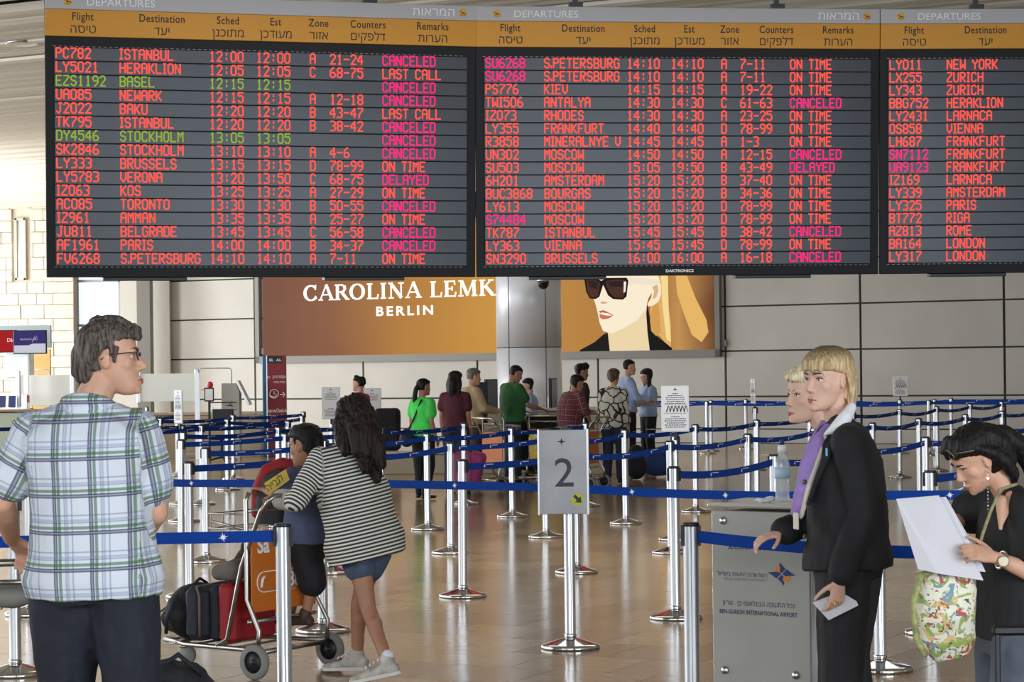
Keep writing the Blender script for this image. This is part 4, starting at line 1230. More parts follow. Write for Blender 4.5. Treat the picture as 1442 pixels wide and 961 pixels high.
def shoes(t, J, m, sole=None, vox=.007, k2=1.0, name='shoe', sides='lr', laces=None):
    for s in sides:
        k = J['k'] * k2; a, to = J['ank_' + s], J['toe_' + s]; d = V((to.x - a.x, to.y - a.y, to.z - a.z + .06 * k)); d = d.normalized(); sd = d.cross(V((0, 0, 1))).normalized(); up = sd.cross(d)
        b = a - V((0, 0, .075 * k)) + up * .008
        sc = Sculpt()
        rg = []
        for (f, w, hh) in ((-.07, .026, .045), (-.05, .034, .062), (0, .036, .066), (.05, .038, .058), (.10, .044, .046), (.15, .047, .036), (.19, .040, .030), (.21, .022, .022)):
            rg.append((b + d * f * k + up * hh * .55 * k, sd * w * k, up * hh * .55 * k))
        sc.loft(rg, 16, .8); sc.cone(a - up * .02 * k, a + up * .02 * k, .042 * k, .044 * k)
        o = sc.fuse(name, m, t, vox, 1)
        if laces:
            m3 = MB()
            for f in (.035, .06, .085, .11):
                c = b + d * f * k + up * (.112 - f * .38) * k
                m3.tube([c - sd * .026 * k - up * .008 * k, c, c + sd * .026 * k - up * .008 * k], .0045 * k, 5)
            m3.build('laces', laces, o)
        if sole:
            m2 = MB(); pts = []
            for (f, w) in ((-.075, .020), (-.05, .034), (0, .036), (.05, .037), (.10, .045), (.15, .049), (.19, .042), (.215, .020)): pts.append((f, w))
            ring = [b + d * f * k + sd * w * k for f, w in pts] + [b + d * f * k - sd * w * k for f, w in pts[::-1]]
            m2.slab([p - up * .006 * k for p in ring], up, .018 * k); m2.build('sole', sole, o)
def hair(t, Hm, m, style='short', vox=.006, k=1.0, extra=None, amp=.003, name='hair', ear=0.0, fr=.72):
    """extra: list of chains in head space [(points, radii)]"""
    sc = Sculpt(); sc.M = Hm; z = lambda f: (f - .5) * HH
    if style in ('short', 'crop', 'bob', 'long', 'bun'):
        th = {'crop': .004, 'short': .011, 'bob': .013, 'long': .014, 'bun': .008}[style]
        rg = []
        for (zf, yf, yb, w) in HEADP:
            if zf < .30 and style in ('crop', 'short', 'bun'): continue
            if zf < .17: continue
            front = -.012 if zf < .55 else (-.012 + (zf - .55) / .19 * (yf + .012 + th * .6) if zf < .74 else yf + th)
            if style in ('bob', 'long'): front = ear if zf < .5 else (ear + (zf - .5) / (fr - .5) * (yf + th - ear) if zf < fr else yf + th)
            ww = w + th; 
            rg.append((V((0, (front + yb - th) / 2, z(zf) + th * zf)), V((ww, 0, 0)), V((0, (front - yb + th) / 2, 0))))
        sc.loft(rg, 24, .9)
        if style in ('short',):
            for s in (-1, 1): sc.chain([(s * .073, .018, z(.66)), (s * .073, .012, z(.54))], [.009, .006])
    for pts, rr in (extra or []): sc.chain([V(p) for p in pts], rr)
    return sc.fuse(name, m, t, vox, 1, disp=lambda co: strands(co, amp))
def glasses(t, Hm, m, sun=False):
    z = (.515 - .5) * HH; e = MB(); e.M = Hm
    for s in (-1, 1):
        pts = [(s * .033 + .024 * math.cos(a * math.pi / 8), .094 - .004 * abs(math.cos(a * math.pi / 8)), z + .015 * math.sin(a * math.pi / 8)) for a in range(16)]
        e.tube(pts, .0018, 6, closed=True)
        e.tube([(s * .057, .090, z + .006), (s * .074, .07, z + .008), (s * .080, .0, z + .006), (s * .079, -.02, z - .008)], .0018, 6)
    e.tube([(-.010, .094, z + .004), (0, .098, z + .006), (.010, .094, z + .004)], .0018, 6)
    g = e.build('glasses', m, t)
    if sun is not None:
        for s in (-1, 1):
            e = MB(); e.M = Hm
            e.poly([(s * .033 + .023 * math.cos(a * math.pi / 8), .0925, z + .0145 * math.sin(a * math.pi / 8)) for a in range(16)])
            e.build('lens', mat('clear_lens', (225, 232, 238), .05, alpha=.28, spec=.9), g)
    return g
def wpos(t, p):  # world point -> person's own space
    Mi = (Matrix.Translation(t.location) @ Matrix.Rotation(t.rotation_euler[2], 4, 'Z')).inverted()
    return Mi @ V(p)
def loc2(x, y, phi, p, k=1.0, z=0.0):
    """world point -> joint coordinates of a person to be placed at x, y facing phi with scale k"""
    q = Matrix.Rotation(phi, 3, 'Z') @ (V(p) - V((x, y, z)))
    return tuple(q / k)
# ---------------------------------------------------------------- man in the plaid shirt
def attr_mat(name, builder, rough=.8):
    m = bpy.data.materials.new(name); m.use_nodes = True; nt = m.node_tree; b = nt.nodes['Principled BSDF']; b.inputs['Roughness'].default_value = rough
    builder(nt, nt.nodes, nt.links, b); return m
def plaid(nt, n, L, b, base=(212, 218, 228), cols=((28, 34, 74), (46, 104, 34), (120, 138, 176), (84, 100, 142)), per=.118):
    def at_(nm):
        a = n.new('ShaderNodeAttribute'); a.attribute_name = nm; return a.outputs['Fac']
    src = {'u': at_('pu'), 'v': at_('pv')}
    def band(axis, c, w, p=per):
        m1 = n.new('ShaderNodeMath'); m1.operation = 'MULTIPLY'; m1.inputs[1].default_value = 1 / p; L.new(src[axis], m1.inputs[0])
        m2 = n.new('ShaderNodeMath'); m2.operation = 'FRACT'; L.new(m1.outputs[0], m2.inputs[0])
        m3 = n.new('ShaderNodeMath'); m3.operation = 'SUBTRACT'; m3.inputs[1].default_value = c; L.new(m2.outputs[0], m3.inputs[0])
        m4 = n.new('ShaderNodeMath'); m4.operation = 'ABSOLUTE'; L.new(m3.outputs[0], m4.inputs[0])
        mr = n.new('ShaderNodeMapRange'); mr.inputs[1].default_value = w + .012; mr.inputs[2].default_value = w - .012; mr.clamp = True
        L.new(m4.outputs[0], mr.inputs[0]); return mr.outputs[0]
    cur = None
    def mult(fac, col, f=.7):
        nonlocal cur
        mx = n.new('ShaderNodeMix'); mx.data_type = 'RGBA'
        mf = n.new('ShaderNodeMath'); mf.operation = 'MULTIPLY'; mf.inputs[1].default_value = f; L.new(fac, mf.inputs[0]); L.new(mf.outputs[0], mx.inputs[0])
        if cur is None: mx.inputs[6].default_value = rgb(*base)
        else: L.new(cur, mx.inputs[6])
        mx.inputs[7].default_value = rgb(*col); cur = mx.outputs[2]
    for ax in 'uv':
        mult(band(ax, .56, .035), cols[2], .45); mult(band(ax, .70, .02), cols[3], .5)
        mult(band(ax, .22, .055), cols[0], .84); mult(band(ax, .22, .018), base, .35); mult(band(ax, .345 if ax == 'u' else .36, .042), cols[1], .72)
        mult(band(ax, .50, .014), cols[0], .5)
    L.new(cur, b.inputs['Base Color'])
M_plaid = attr_mat('white_green_navy_plaid', plaid)
def seg_t(p, a, b):
    d = b - a; t = max(0, min(1, (p - a).dot(d) / d.length_squared)); return t, (p - a - d * t).length
def cloth_attrs(J, cen=0.0):
    """pattern coordinates that follow the torso and the sleeves"""
    k = J['k']; pel, nk = J['pel'], J['neck']; ax = (nk - pel).normalized(); sx = (J['sho_r'] - J['sho_l']).normalized()
    def which(co):
        tt, dt = seg_t(co, pel, nk.lerp(pel, .12)); dt = max(0, dt - .13 * k)
        best = (dt, None)
        for s in 'lr':
            t_, d_ = seg_t(co, J['sho_' + s].lerp(J['elb_' + s], .12), J['elb_' + s])
            if max(0, d_ - .05 * k) + .004 < best[0]: best = (max(0, d_ - .05 * k), s)
            t_, d_ = seg_t(co, J['elb_' + s], J['wri_' + s])
            if max(0, d_ - .04 * k) + .004 < best[0]: best = (max(0, d_ - .04 * k), s + 'f')
        return best[1]
    def uv(co):
        w = which(co)
        if w is None:
            y = ax.cross(sx); r = co - pel; x_ = r.dot(sx); y_ = r.dot(y)
            return math.atan2(x_, -y_) * .15 * k if abs(x_) > .16 * k else x_, r.dot(ax)
        s = w[0]; a, b = (J['sho_' + s], J['elb_' + s]) if len(w) == 1 else (J['elb_' + s], J['wri_' + s])
        d = (b - a).normalized(); r = co - a; q = d.cross(V((0, 1, 0))).normalized(); q2 = d.cross(q)
        l0 = 0 if len(w) == 1 else (J['elb_' + s] - J['sho_' + s]).length
        return math.atan2(r.dot(q), r.dot(q2)) * .055 * k, -(r.dot(d) + l0) + .46 * k
    return {'pu': lambda c: uv(c)[0], 'pv': lambda c: uv(c)[1]}
h1 = 1.80; k1 = h1 / 1.7; D1 = 7.4; mx_, my_ = P(130, 600, D1).x, D1; ph1 = R(8)
L1 = lambda p: loc2(mx_, my_, ph1, p, k1)
sl_, sr_ = P(34, 592, D1 - .02), P(211, 590, D1 + .0)
js = dict(sho_l=L1(P(48, 612, D1)), sho_r=L1(P(196, 608, D1)), neck=(-.01, -.02, 1.455), pel=(.0, 0, .95), spine=(0, -.012, 0),
          elb_l=L1(P(2, 706, D1 + .02)), wri_l=L1(P(16, 758, D1 + .26)), elb_r=L1(P(219, 722, D1 + .03)), wri_r=L1(P(188, 762, D1 + .28)),
          head=L1(P(155, 507, D1 + .02)), hip_l=(-.085, 0, .90), hip_r=(.085, 0, .90), knee_l=(-.115, .05, .50), knee_r=(.135, -.02, .49), ank_l=(-.12, .0, .085), ank_r=(.15, -.13, .09), toe_l=(-.14, .16, .02), toe_r=(.17, .03, .02))
man, J, Hm = person('man seen from behind in a green and navy plaid shirt, greying hair and glasses', mx_, my_, ph1, h1, False, M_skin, .0055, js, (R(78), R(-4), R(-4)), 1.0, 1.02, face=H_greybrown,
                    hands={'l': dict(d=(.15, .8, -.5), curl=.8), 'r': dict(d=(-.3, .8, -.1), curl=.8)})
top_garment(man, J, M_plaid, False, 1.06, .017, hem=-.02, flare=.06, sleeve=.62, name='plaid_shirt', vox=.008, cuff=.016, amp=.010, attrs=cloth_attrs(J), rs=1.08)
sc = Sculpt(); nk = J['neck']
sc.chain([nk + V((-.066, .02, .004)), nk + V((-.058, -.03, .018)), nk + V((-.03, -.058, .026)), nk + V((.0, -.066, .028)), nk + V((.03, -.056, .026)), nk + V((.062, -.02, .016)), nk + V((.074, .03, .0)), nk + V((.05, .08, -.02))], [.022, .024, .024, .024, .024, .024, .022, .016])
sc.ell(nk + V((0, -.01, -.02)), (.085, .075, .04))
sc.fuse('collar', M_plaid, man, .007, 2, attrs={'pu': lambda c: c.x, 'pv': lambda c: c.z})
bottom_garment(man, J, M_jeans, False, 1.06, .024, 2.0, 'jeans', .010, .010, waist=.10)
hair(man, Hm, H_greybrown, 'short', .005, extra=[
    ([(0, .055, .10), (.02, .088, .085), (.03, .096, .062)], [.024, .02, .012]), ([(-.03, .05, .10), (-.03, .085, .085), (-.028, .094, .068)], [.022, .018, .012]),
    ([(0, -.09, .03), (0, -.10, -.03), (0, -.085, -.07)], [.03, .026, .018]), ([(.05, -.07, .0), (.045, -.075, -.055)], [.026, .018]), ([(-.05, -.07, .0), (-.045, -.075, -.055)], [.026, .018]),
    ([(.074, .0, .045), (.078, -.03, .03), (.074, -.055, .0)], [.015, .016, .015]), ([(0, -.03, .115), (0, .03, .115)], [.03, .026]),
    ([(.072, .03, .03), (.074, .022, -.012)], [.010, .006])], amp=.005)
glasses(man, Hm, mat('dark_glasses_frame', (40, 40, 44), .3, .5))
shoes(man, J, M_black)

# ---------------------------------------------------------------- woman in the black suit
M_suit = mat('black_suit_cloth', (22, 22, 25), .8, bump=.25, bscale=90, var=.2, vscale=5)
M_lilac = mat('lilac_scarf', (150, 122, 186), .75, bump=.4, bscale=30, var=.1, vscale=14)
M_blouse = mat('white_blouse', (232, 232, 236), .7, bump=.2, bscale=20)
M_cream = mat('cream_blouse', (206, 200, 184), .7, bump=.2, bscale=20)
h2 = 1.70; k2 = 1.0; D2 = 8.75; x2_, y2_ = P(1186, 600, D2).x, D2; ph2 = R(-104)
L2 = lambda p: loc2(x2_, y2_, ph2, p, k2)
js = dict(neck=L2(P(1181, 594, D2 + .02)), head=L2(P(1165, 535, D2 - .02)), sho_l=L2(P(1196, 624, D2 - .17)), sho_r=L2(P(1176, 620, D2 + .17)),
          elb_l=L2(P(1214, 726, D2 - .20)), wri_l=L2(P(1183, 812, D2 - .245)), elb_r=L2(P(1166, 724, D2 + .24)), wri_r=L2(P(1101, 750, D2 + .10)),
          spine=(0, -.01, 0), pel=L2(P(1192, 782, D2)), hip_l=L2(P(1190, 802, D2 - .085)), hip_r=L2(P(1186, 802, D2 + .085)), knee_l=L2(P(1186, 962, D2 - .09)), knee_r=L2(P(1180, 960, D2 + .1)),
          ank_l=L2(P(1190, 1092, D2 - .08)), ank_r=L2(P(1172, 1092, D2 + .1)), toe_l=L2(P(1140, 1117, D2 - .1)), toe_r=L2(P(1130, 1117, D2 + .1)))
wom, J, Hm = person('blonde woman in a black trouser suit and lilac scarf touching the blue belt', x2_, y2_, ph2, h2, True, M_skinp, .0055, js, (R(-24), R(2), R(0)), 1.02, 1.0, face=H_greybrown,
                    hands={'l': dict(d=(.10, .12, -1), back=(-1, -.35, 0), cl=[.35, .42, .5, .6], thumb=.9), 'r': dict(d=(-.25, 1, -.22), back=(0, .15, 1), cl=[.22, .40, .45, .5], thumb=.8)})
top_garment(wom, J, M_suit, True, 1.06, .020, hem=.02, sleeve=1.93, name='jacket', vox=.008, cuff=.012, amp=.008, rs=1.18, flare=.06)
bottom_garment(wom, J, M_suit, True, 1.02, .016, 1.96, 'trousers', .009, .009, flare=.022)
hair(wom, Hm, H_blonde, 'bob', .005, extra=[
    ([(-.060, .055, .060), (-.070, .030, .050), (-.076, .0, .036)], [.012, .012, .010]), ([(.055, .062, .055), (.066, .040, .03)], [.012, .010]),
    ([(-.02, .085, .07), (-.045, .078, .036)], [.014, .007]), ([(.0, .088, .07), (-.012, .091, .034)], [.014, .007]), ([(.03, .082, .07), (.034, .082, .034)], [.014, .007]),
    ([(-.074, .0, .052), (-.080, -.030, .036), (-.076, -.050, -.01), (-.068, -.056, -.06), (-.062, -.050, -.108)], [.010, .012, .016, .018, .012]),
    ([(-.048, -.075, .02), (-.048, -.080, -.05), (-.045, -.074, -.112)], [.026, .026, .016]), ([(0, -.088, .0), (0, -.086, -.05), (0, -.076, -.115)], [.030, .028, .018]), ([(.05, -.07, .0), (.054, -.065, -.06), (.05, -.055, -.11)], [.030, .028, .016]),
    ([(.074, .01, .03), (.076, .0, -.04), (.07, -.01, -.09)], [.012, .016, .010])], amp=.0016, ear=-.034, fr=.635)
# collar, lapels, scarf, badge, ring, buttons
sc = Sculpt(); nk = J['neck']
def lw(u, v, D): return wpos(wom, P(u, v, D))
sc.chain([lw(1199, 574, D2 - .05), lw(1190, 589, D2 - .10), lw(1177, 603, D2 - .13), lw(1163, 611, D2 - .12)], [.020, .028, .024, .008])
sc.chain([lw(1200, 574, D2 + .0), lw(1196, 584, D2 - .05)], [.014, .016]); sc.chain([lw(1176, 604, D2 - .09), lw(1172, 612, D2 - .09)], [.014, .006])
sc.chain([lw(1163, 596, D2 + .04), lw(1157, 612, D2 + .03)], [.014, .010])
sc.fuse('blouse_collar', M_blouse, wom, .005, 2)
sc = Sculpt(); sc.chain([lw(1166, 606, D2 - .05), lw(1154, 622, D2 - .085), lw(1141, 655, D2 - .10), lw(1129, 690, D2 - .10), lw(1119, 722, D2 - .09)], [.026, .030, .030, .028, .018])
sc.chain([lw(1160, 600, D2 + .02), lw(1148, 622, D2 - .02), lw(1136, 655, D2 - .04), lw(1124, 700, D2 - .04)], [.022, .026, .026, .020]); sc.chain([lw(1131, 690, D2 - .10), lw(1124, 712, D2 - .10), lw(1121, 728, D2 - .09)], [.02, .02, .012])
sc.fuse('scarf', M_lilac, wom, .006, 2, disp=wrinkle(.006, 26, (1, 1, .25)))
sc = Sculpt(); sc.chain([lw(1163, 612, D2 - .095), lw(1151, 650, D2 - .118), lw(1138, 690, D2 - .122), lw(1128, 728, D2 - .10)], [.010, .013, .013, .010])
sc.fuse('blouse_front', M_cream, wom, .005, 2)
sc = Sculpt(); sc.chain([lw(1176, 614, D2 - .125), lw(1166, 640, D2 - .155), lw(1152, 672, D2 - .158), lw(1138, 710, D2 - .130)], [.012, .016, .012, .008])
sc.fuse('lapel', M_suit, wom, .005, 2)
m = MB(); c = lw(1121, 734, D2 - .135); m.bbox(c, (.05, .006, .065), .004); m.build('badge', mat('pale_badge', (206, 200, 186), .4), wom)
for (u, v) in ((1133, 679), (1133, 756)):
    m = MB(); m.lathe([(.0, .004), (.009, .003), (.010, 0)], 16, (0, 0, 0)); o = m.build('button', mat('button_grey', (70, 70, 74), .3), wom, lw(u, v, D2 - .165)); o.rotation_euler = (R(90), 0, R(-70))
m = MB(); c = lw(1164, 637, D2 - .172); m.box(c, (.006, .006, .03)); m.build('pen_clip', mat('pen_blue', (120, 180, 220), .3), wom)
m = MB(); m.lathe([(.0105, -.002), (.0115, 0), (.0105, .002), (.0095, 0), (.0105, -.002)], 18); o = m.build('ring', mat('gold', (222, 180, 96), .2, 1.0), wom, lw(1175, 849, D2 - .275)); o.rotation_euler = (R(20), R(20), 0)
pp = empty('folded_paper', P(1176, 855, D2 - .215), 0, 'folded white paper hanging from the hand of the suited blonde woman', 'paper')
m = MB(); q = [P(u, v, D2 - .215 + dd * .4) - pp.location for (u, v, dd) in ((1144, 849, 0), (1167, 874, 0), (1209, 853, .02), (1206, 847, .02), (1184, 834, .03))]
m.slab(q, (0, 1, 0), .003); m.build('sheet', mat('white_paper', (206, 203, 209), .6), pp)

# ---------------------------------------------------------------- pale blonde woman behind her
D3 = 9.38; x3, y3 = P(1160, 600, D3).x + .10, D3 + .05; ph3 = R(-100)
w3, J3, H3 = person('smiling pale blonde woman standing right behind the suited woman', x3, y3, ph3, 1.62, True, M_skinp, .006, dict(head=(0, .17, 1.60), neck=(0, .07, 1.44), elb_l=(-.19, -.06, 1.1), wri_l=(-.16, -.04, .88), elb_r=(.19, -.06, 1.1), wri_r=(.16, -.04, .88), hip_l=(-.09, -.03, .9), hip_r=(.09, -.03, .9)), (R(-14), 0, 0), 1.0, 1.0, face=H_pale)
top_garment(w3, J3, M_suit, True, 1.0, .018, hem=.02, sleeve=1.9, name='jacket', vox=.012, amp=.006)
bottom_garment(w3, J3, M_suit, True, 1.0, .016, 1.95, 'trousers', .013, .006)
hair(w3, H3, H_pale, 'short', .006, extra=[([(-.03, .04, .105), (-.035, .085, .085), (-.03, .098, .072)], [.022, .017, .011]), ([(.0, .04, .11), (0, .09, .09), (0, .104, .075)], [.022, .016, .011]), ([(.03, .04, .105), (.035, .082, .085)], [.022, .016])], amp=.006)
sc = Sculpt(); n3 = J3['neck']; sc.chain([n3 + V((-.055, .0, .0)), n3 + V((-.05, .05, -.02)), n3 + V((-.02, .10, -.09))], [.016, .018, .012]); sc.chain([n3 + V((.055, .0, .0)), n3 + V((.05, .05, -.02)), n3 + V((.02, .10, -.09))], [.016, .018, .012])
sc.fuse('blouse_collar', M_blouse, w3, .008, 2)
shoes(w3, J3, M_black)

# ---------------------------------------------------------------- dark haired woman reading papers
M_blackknit = mat('black_thin_knit', (20, 20, 22), .8, bump=.3, bscale=60, var=.2, vscale=6)
D4 = 8.0; x4, y4 = P(1422, 700, D4).x, D4; ph4 = R(-112)
L4 = lambda p: loc2(x4, y4, ph4, p, .93)
js = dict(neck=L4(P(1424, 696, D4 + .0)), head=L4(P(1375, 645, D4 - .03)), sho_l=L4(P(1446, 716, D4 - .14)), sho_r=L4(P(1396, 712, D4 + .16)), pel=L4(P(1428, 886, D4 + .02)),
          elb_l=L4(P(1466, 812, D4 - .17)), wri_l=L4(P(1404, 786, D4 - .22)), elb_r=L4(P(1356, 726, D4 + .30)), wri_r=L4(P(1340, 745, D4 + .1)), spine=(0, -.02, 0),
          hip_l=L4(P(1432, 915, D4 - .08)), hip_r=L4(P(1410, 915, D4 + .09)), knee_l=L4(P(1425, 1060, D4 - .08)), knee_r=L4(P(1405, 1060, D4 + .1)), ank_l=L4(P(1430, 1145, D4 - .08)), ank_r=L4(P(1412, 1145, D4 + .1)), toe_l=L4(P(1380, 1168, D4 - .1)), toe_r=L4(P(1370, 1168, D4 + .1)))
w4, J, Hm = person('dark haired woman in a black top looking down at white papers', x4, y4, ph4, 1.58, True, M_skin, .0055, js, (R(12), R(34), R(-6)), 1.0, 1.0, face=H_black,
                   hands={'l': dict(d=(-.05, 1, .28), back=(-.9, -.2, .5), cl=[.35, .4, .5, .6], thumb=.5)})
L4w = lambda u, v, D: wpos(w4, P(u, v, D))
top_garment(w4, J, M_blackknit, True, 1.04, .016, hem=.05, sleeve=.62, name='top', vox=.008, cuff=.03, amp=.008, rs=1.15)
bottom_garment(w4, J, mat('grey_jeans', (86, 92, 104), .85, bump=.4, bscale=40, var=.1, vscale=8), True, 1.0, .014, 1.9, 'trousers', .011, .008)
sc = Sculpt(); sc.chain([L4w(1410, 706, D4 - .12), L4w(1409, 745, D4 - .17)], [.022, .007]); sc.chain([L4w(1424, 700, D4 - .09), L4w(1411, 738, D4 - .165)], [.022, .006]); sc.fuse('neckline_skin', M_skin, w4, .005, 2)
hair(w4, Hm, H_black, 'bob', .005, extra=[
    ([(0, .05, .11), (0, .085, .09), (0, .096, .066)], [.024, .018, .010]), ([(-.03, .05, .11), (-.04, .082, .085), (-.046, .080, .062)], [.022, .017, .010]), ([(.03, .05, .11), (.04, .08, .085)], [.022, .018]),
    ([(-.055, .02, .085), (-.078, -.01, .045), (-.082, -.045, .0), (-.076, -.065, -.055), (-.066, -.070, -.115), (-.060, -.055, -.150)], [.024, .022, .026, .028, .022, .010]),
    ([(0, -.05, .09), (0, -.095, .04), (0, -.105, -.03), (0, -.10, -.09)], [.04, .045, .042, .03]), ([(-.04, -.07, .06), (-.045, -.10, .0), (-.04, -.10, -.07)], [.04, .036, .026]), ([(.05, -.06, .05), (.06, -.07, -.05), (.05, -.06, -.11)], [.035, .03, .02]),
    ([(0, -.08, .05), (0, -.135, .01), (.0, -.165, -.05), (.01, -.165, -.12), (.01, -.15, -.17)], [.04, .042, .040, .032, .016])], amp=.003)
m = MB(); m.M = Hm
for s in (-1, 1): m.poly([(s * .036 + .027 * math.cos(a * math.pi / 8), .092 - .006 * abs(math.cos(a * math.pi / 8)), .085 + .02 * math.sin(a * math.pi / 8)) for a in range(16)]); m.tube([(s * .06, .085, .088), (s * .082, .04, .07), (s * .087, -.02, .045)], .003, 6)
m.tube([(s_ * .036 + .028 * math.cos(a * math.pi / 8), .093, .085 + .021 * math.sin(a * math.pi / 8)) for s_ in (-1,) for a in range(16)], .0025, 6, closed=True)
m.build('sunglasses_in_hair', mat('tortoise_frame', (92, 82, 66), .15, spec=.9), w4)
m = MB(); pts = [L4w(1391, 664, D4 - .09) + V((0, 0, -.012 * q)) for q in range(13)]
for q, p in enumerate(pts): m.box(p, (.003 + .002 * (q % 3), .003, .006), rot_z(q * .7))
o = m.build('earring', mat('silver_earring', (220, 220, 214), .15, 1.0), w4); o['kind'] = 'stuff'
m = MB(); c = J['wri_l'].lerp(J['elb_l'], .10); dv = (J['elb_l'] - J['wri_l']).normalized(); q = dv.orthogonal().normalized(); q2 = dv.cross(q)
m.tube([c + (q * math.cos(a * math.pi / 10) + q2 * math.sin(a * math.pi / 10)) * .030 for a in range(20)], .006, 8, closed=True)
wt = m.build('watch', mat('watch_metal', (214, 206, 190), .2, 1.0), w4)
m = MB(); m.M = Matrix.Translation(L4w(1413, 791, D4 - .245)) @ (wpos(w4, V((0, -1, 0)) + w4.location) - wpos(w4, w4.location)).to_track_quat('Z', 'Y').to_matrix().to_4x4(); m.lathe([(.019, -.004), (.020, .004), (.016, .006)], 24); m.build('dial', mat('watch_dial', (200, 186, 160), .25, .6), wt)
m = MB(); c = L4w(1366, 797, D4 - .25); 
pp = empty('paper_sheets', P(1325, 760, D4 - .2), 0, 'large white sheets of paper held by the dark haired woman', 'paper')
m = MB()
for off, q in ((0, ((1262, 703, .05), (1322, 698, .02), (1366, 775, .02), (1385, 818, 0), (1320, 808, 0), (1293, 802, .02))), (.012, ((1270, 705, .05), (1332, 700, .02), (1372, 770, .02), (1388, 806, 0), (1330, 800, 0), (1300, 795, .02)))):
    vs = [P(u, v, D4 - .22 + dd + off) - pp.location for (u, v, dd) in q]; m.slab(vs, (0, 1, 0), .0015)
m.build('sheet', mat('white_paper', (206, 203, 209), .6), pp)
def floral(nt, n, L, b):
    tc = n.new('ShaderNodeTexCoord')
    cr = None; cur = None
    def lay(scale, thr, col, seed):
        nonlocal cur
        mp = n.new('ShaderNodeMapping'); mp.inputs['Location'].default_value = (seed, seed * 2, 0); L.new(tc.outputs['Object'], mp.inputs[0])
        t = n.new('ShaderNodeTexNoise'); t.inputs['Scale'].default_value = scale; t.inputs['Detail'].default_value = 2; t.inputs['Distortion'].default_value = 1.2; L.new(mp.outputs[0], t.inputs['Vector'])
        mr = n.new('ShaderNodeMapRange'); mr.inputs[1].default_value = thr; mr.inputs[2].default_value = thr + .03; L.new(t.outputs['Fac'], mr.inputs[0])
        mx = n.new('ShaderNodeMix'); mx.data_type = 'RGBA'; L.new(mr.outputs[0], mx.inputs[0])
        if cur is None: mx.inputs[6].default_value = rgb(226, 224, 204)
        else: L.new(cur, mx.inputs[6])
        mx.inputs[7].default_value = rgb(*col); cur = mx.outputs[2]
    lay(14, .52, (150, 170, 92), 1); lay(20, .60, (120, 152, 158), 3); lay(18, .58, (214, 182, 120), 5); lay(24, .60, (174, 82, 70), 7); lay(44, .64, (70, 84, 66), 9)
    L.new(cur, b.inputs['Base Color'])
M_floral = attr_mat('floral_cloth', floral, .6)
bag = empty('floral_shoulder_bag', P(1330, 870, D4 - .12), 0, 'floral cloth shoulder bag hanging below the white papers', 'bag')
B_ = lambda u, v, D: P(u, v, D) - bag.location
sc = Sculpt(); sc.loft([(B_(1334, 800, D4 - .12), V((.075, 0, 0)), V((0, .03, 0))), (B_(1333, 830, D4 - .12), V((.105, 0, 0)), V((0, .055, 0))), (B_(1330, 870, D4 - .12), V((.108, 0, .01)), V((0, .07, 0))), (B_(1334, 905, D4 - .12), V((.098, 0, .02)), V((0, .065, 0))), (B_(1340, 928, D4 - .12), V((.055, 0, .01)), V((0, .035, 0)))], 24)
sc.fuse('body', M_floral, bag, .006, 3, disp=wrinkle(.006, 16))
sc = Sculpt(); sc.chain([B_(1296, 812, D4 - .18), B_(1286, 850, D4 - .19), B_(1290, 900, D4 - .18), B_(1302, 922, D4 - .17)], [.014, .011, .011, .012]); sc.chain([B_(1293, 812, D4 - .17), B_(1310, 806, D4 - .16)], [.013, .012])
sc.fuse('handle', mat('olive_trim', (150, 152, 96), .6, var=.2, vscale=30), bag, .005, 1)
m = MB(); m.tube([B_(1432, 682, D4 - .17), B_(1408, 690, D4 - .20), B_(1396, 718, D4 - .21), B_(1384, 752, D4 - .20), B_(1374, 790, D4 - .14), B_(1362, 830, D4 - .12)], .006, 8); m.build('strap', mat('olive_strap', (142, 134, 96), .6, var=.25, vscale=60), bag)

# ---------------------------------------------------------------- girl in the striped tunic
def stripes(nt, n, L, b):
    a = n.new('ShaderNodeAttribute'); a.attribute_name = 'pv'
    m1 = n.new('ShaderNodeMath'); m1.operation = 'MULTIPLY'; m1.inputs[1].default_value = 1 / .0195; L.new(a.outputs['Fac'], m1.inputs[0])
    m2 = n.new('ShaderNodeMath'); m2.operation = 'FRACT'; L.new(m1.outputs[0], m2.inputs[0])
    m3 = n.new('ShaderNodeMath'); m3.operation = 'SUBTRACT'; m3.inputs[1].default_value = .5; L.new(m2.outputs[0], m3.inputs[0])
    m4 = n.new('ShaderNodeMath'); m4.operation = 'ABSOLUTE'; L.new(m3.outputs[0], m4.inputs[0])
    mr = n.new('ShaderNodeMapRange'); mr.inputs[1].default_value = .22; mr.inputs[2].default_value = .28; L.new(m4.outputs[0], mr.inputs[0])
    mx = n.new('ShaderNodeMix'); mx.data_type = 'RGBA'; mx.inputs[6].default_value = rgb(48, 48, 52); mx.inputs[7].default_value = rgb(222, 220, 208); L.new(mr.outputs[0], mx.inputs[0]); L.new(mx.outputs[2], b.inputs['Base Color'])
M_stripe = attr_mat('black_white_knit_stripes', stripes)
D5 = 12.25; x5, y5 = P(512, 800, D5).x, D5; ph5 = R(-42); k5 = 1.5 / 1.7
L5 = lambda p: loc2(x5, y5, ph5, p, k5)
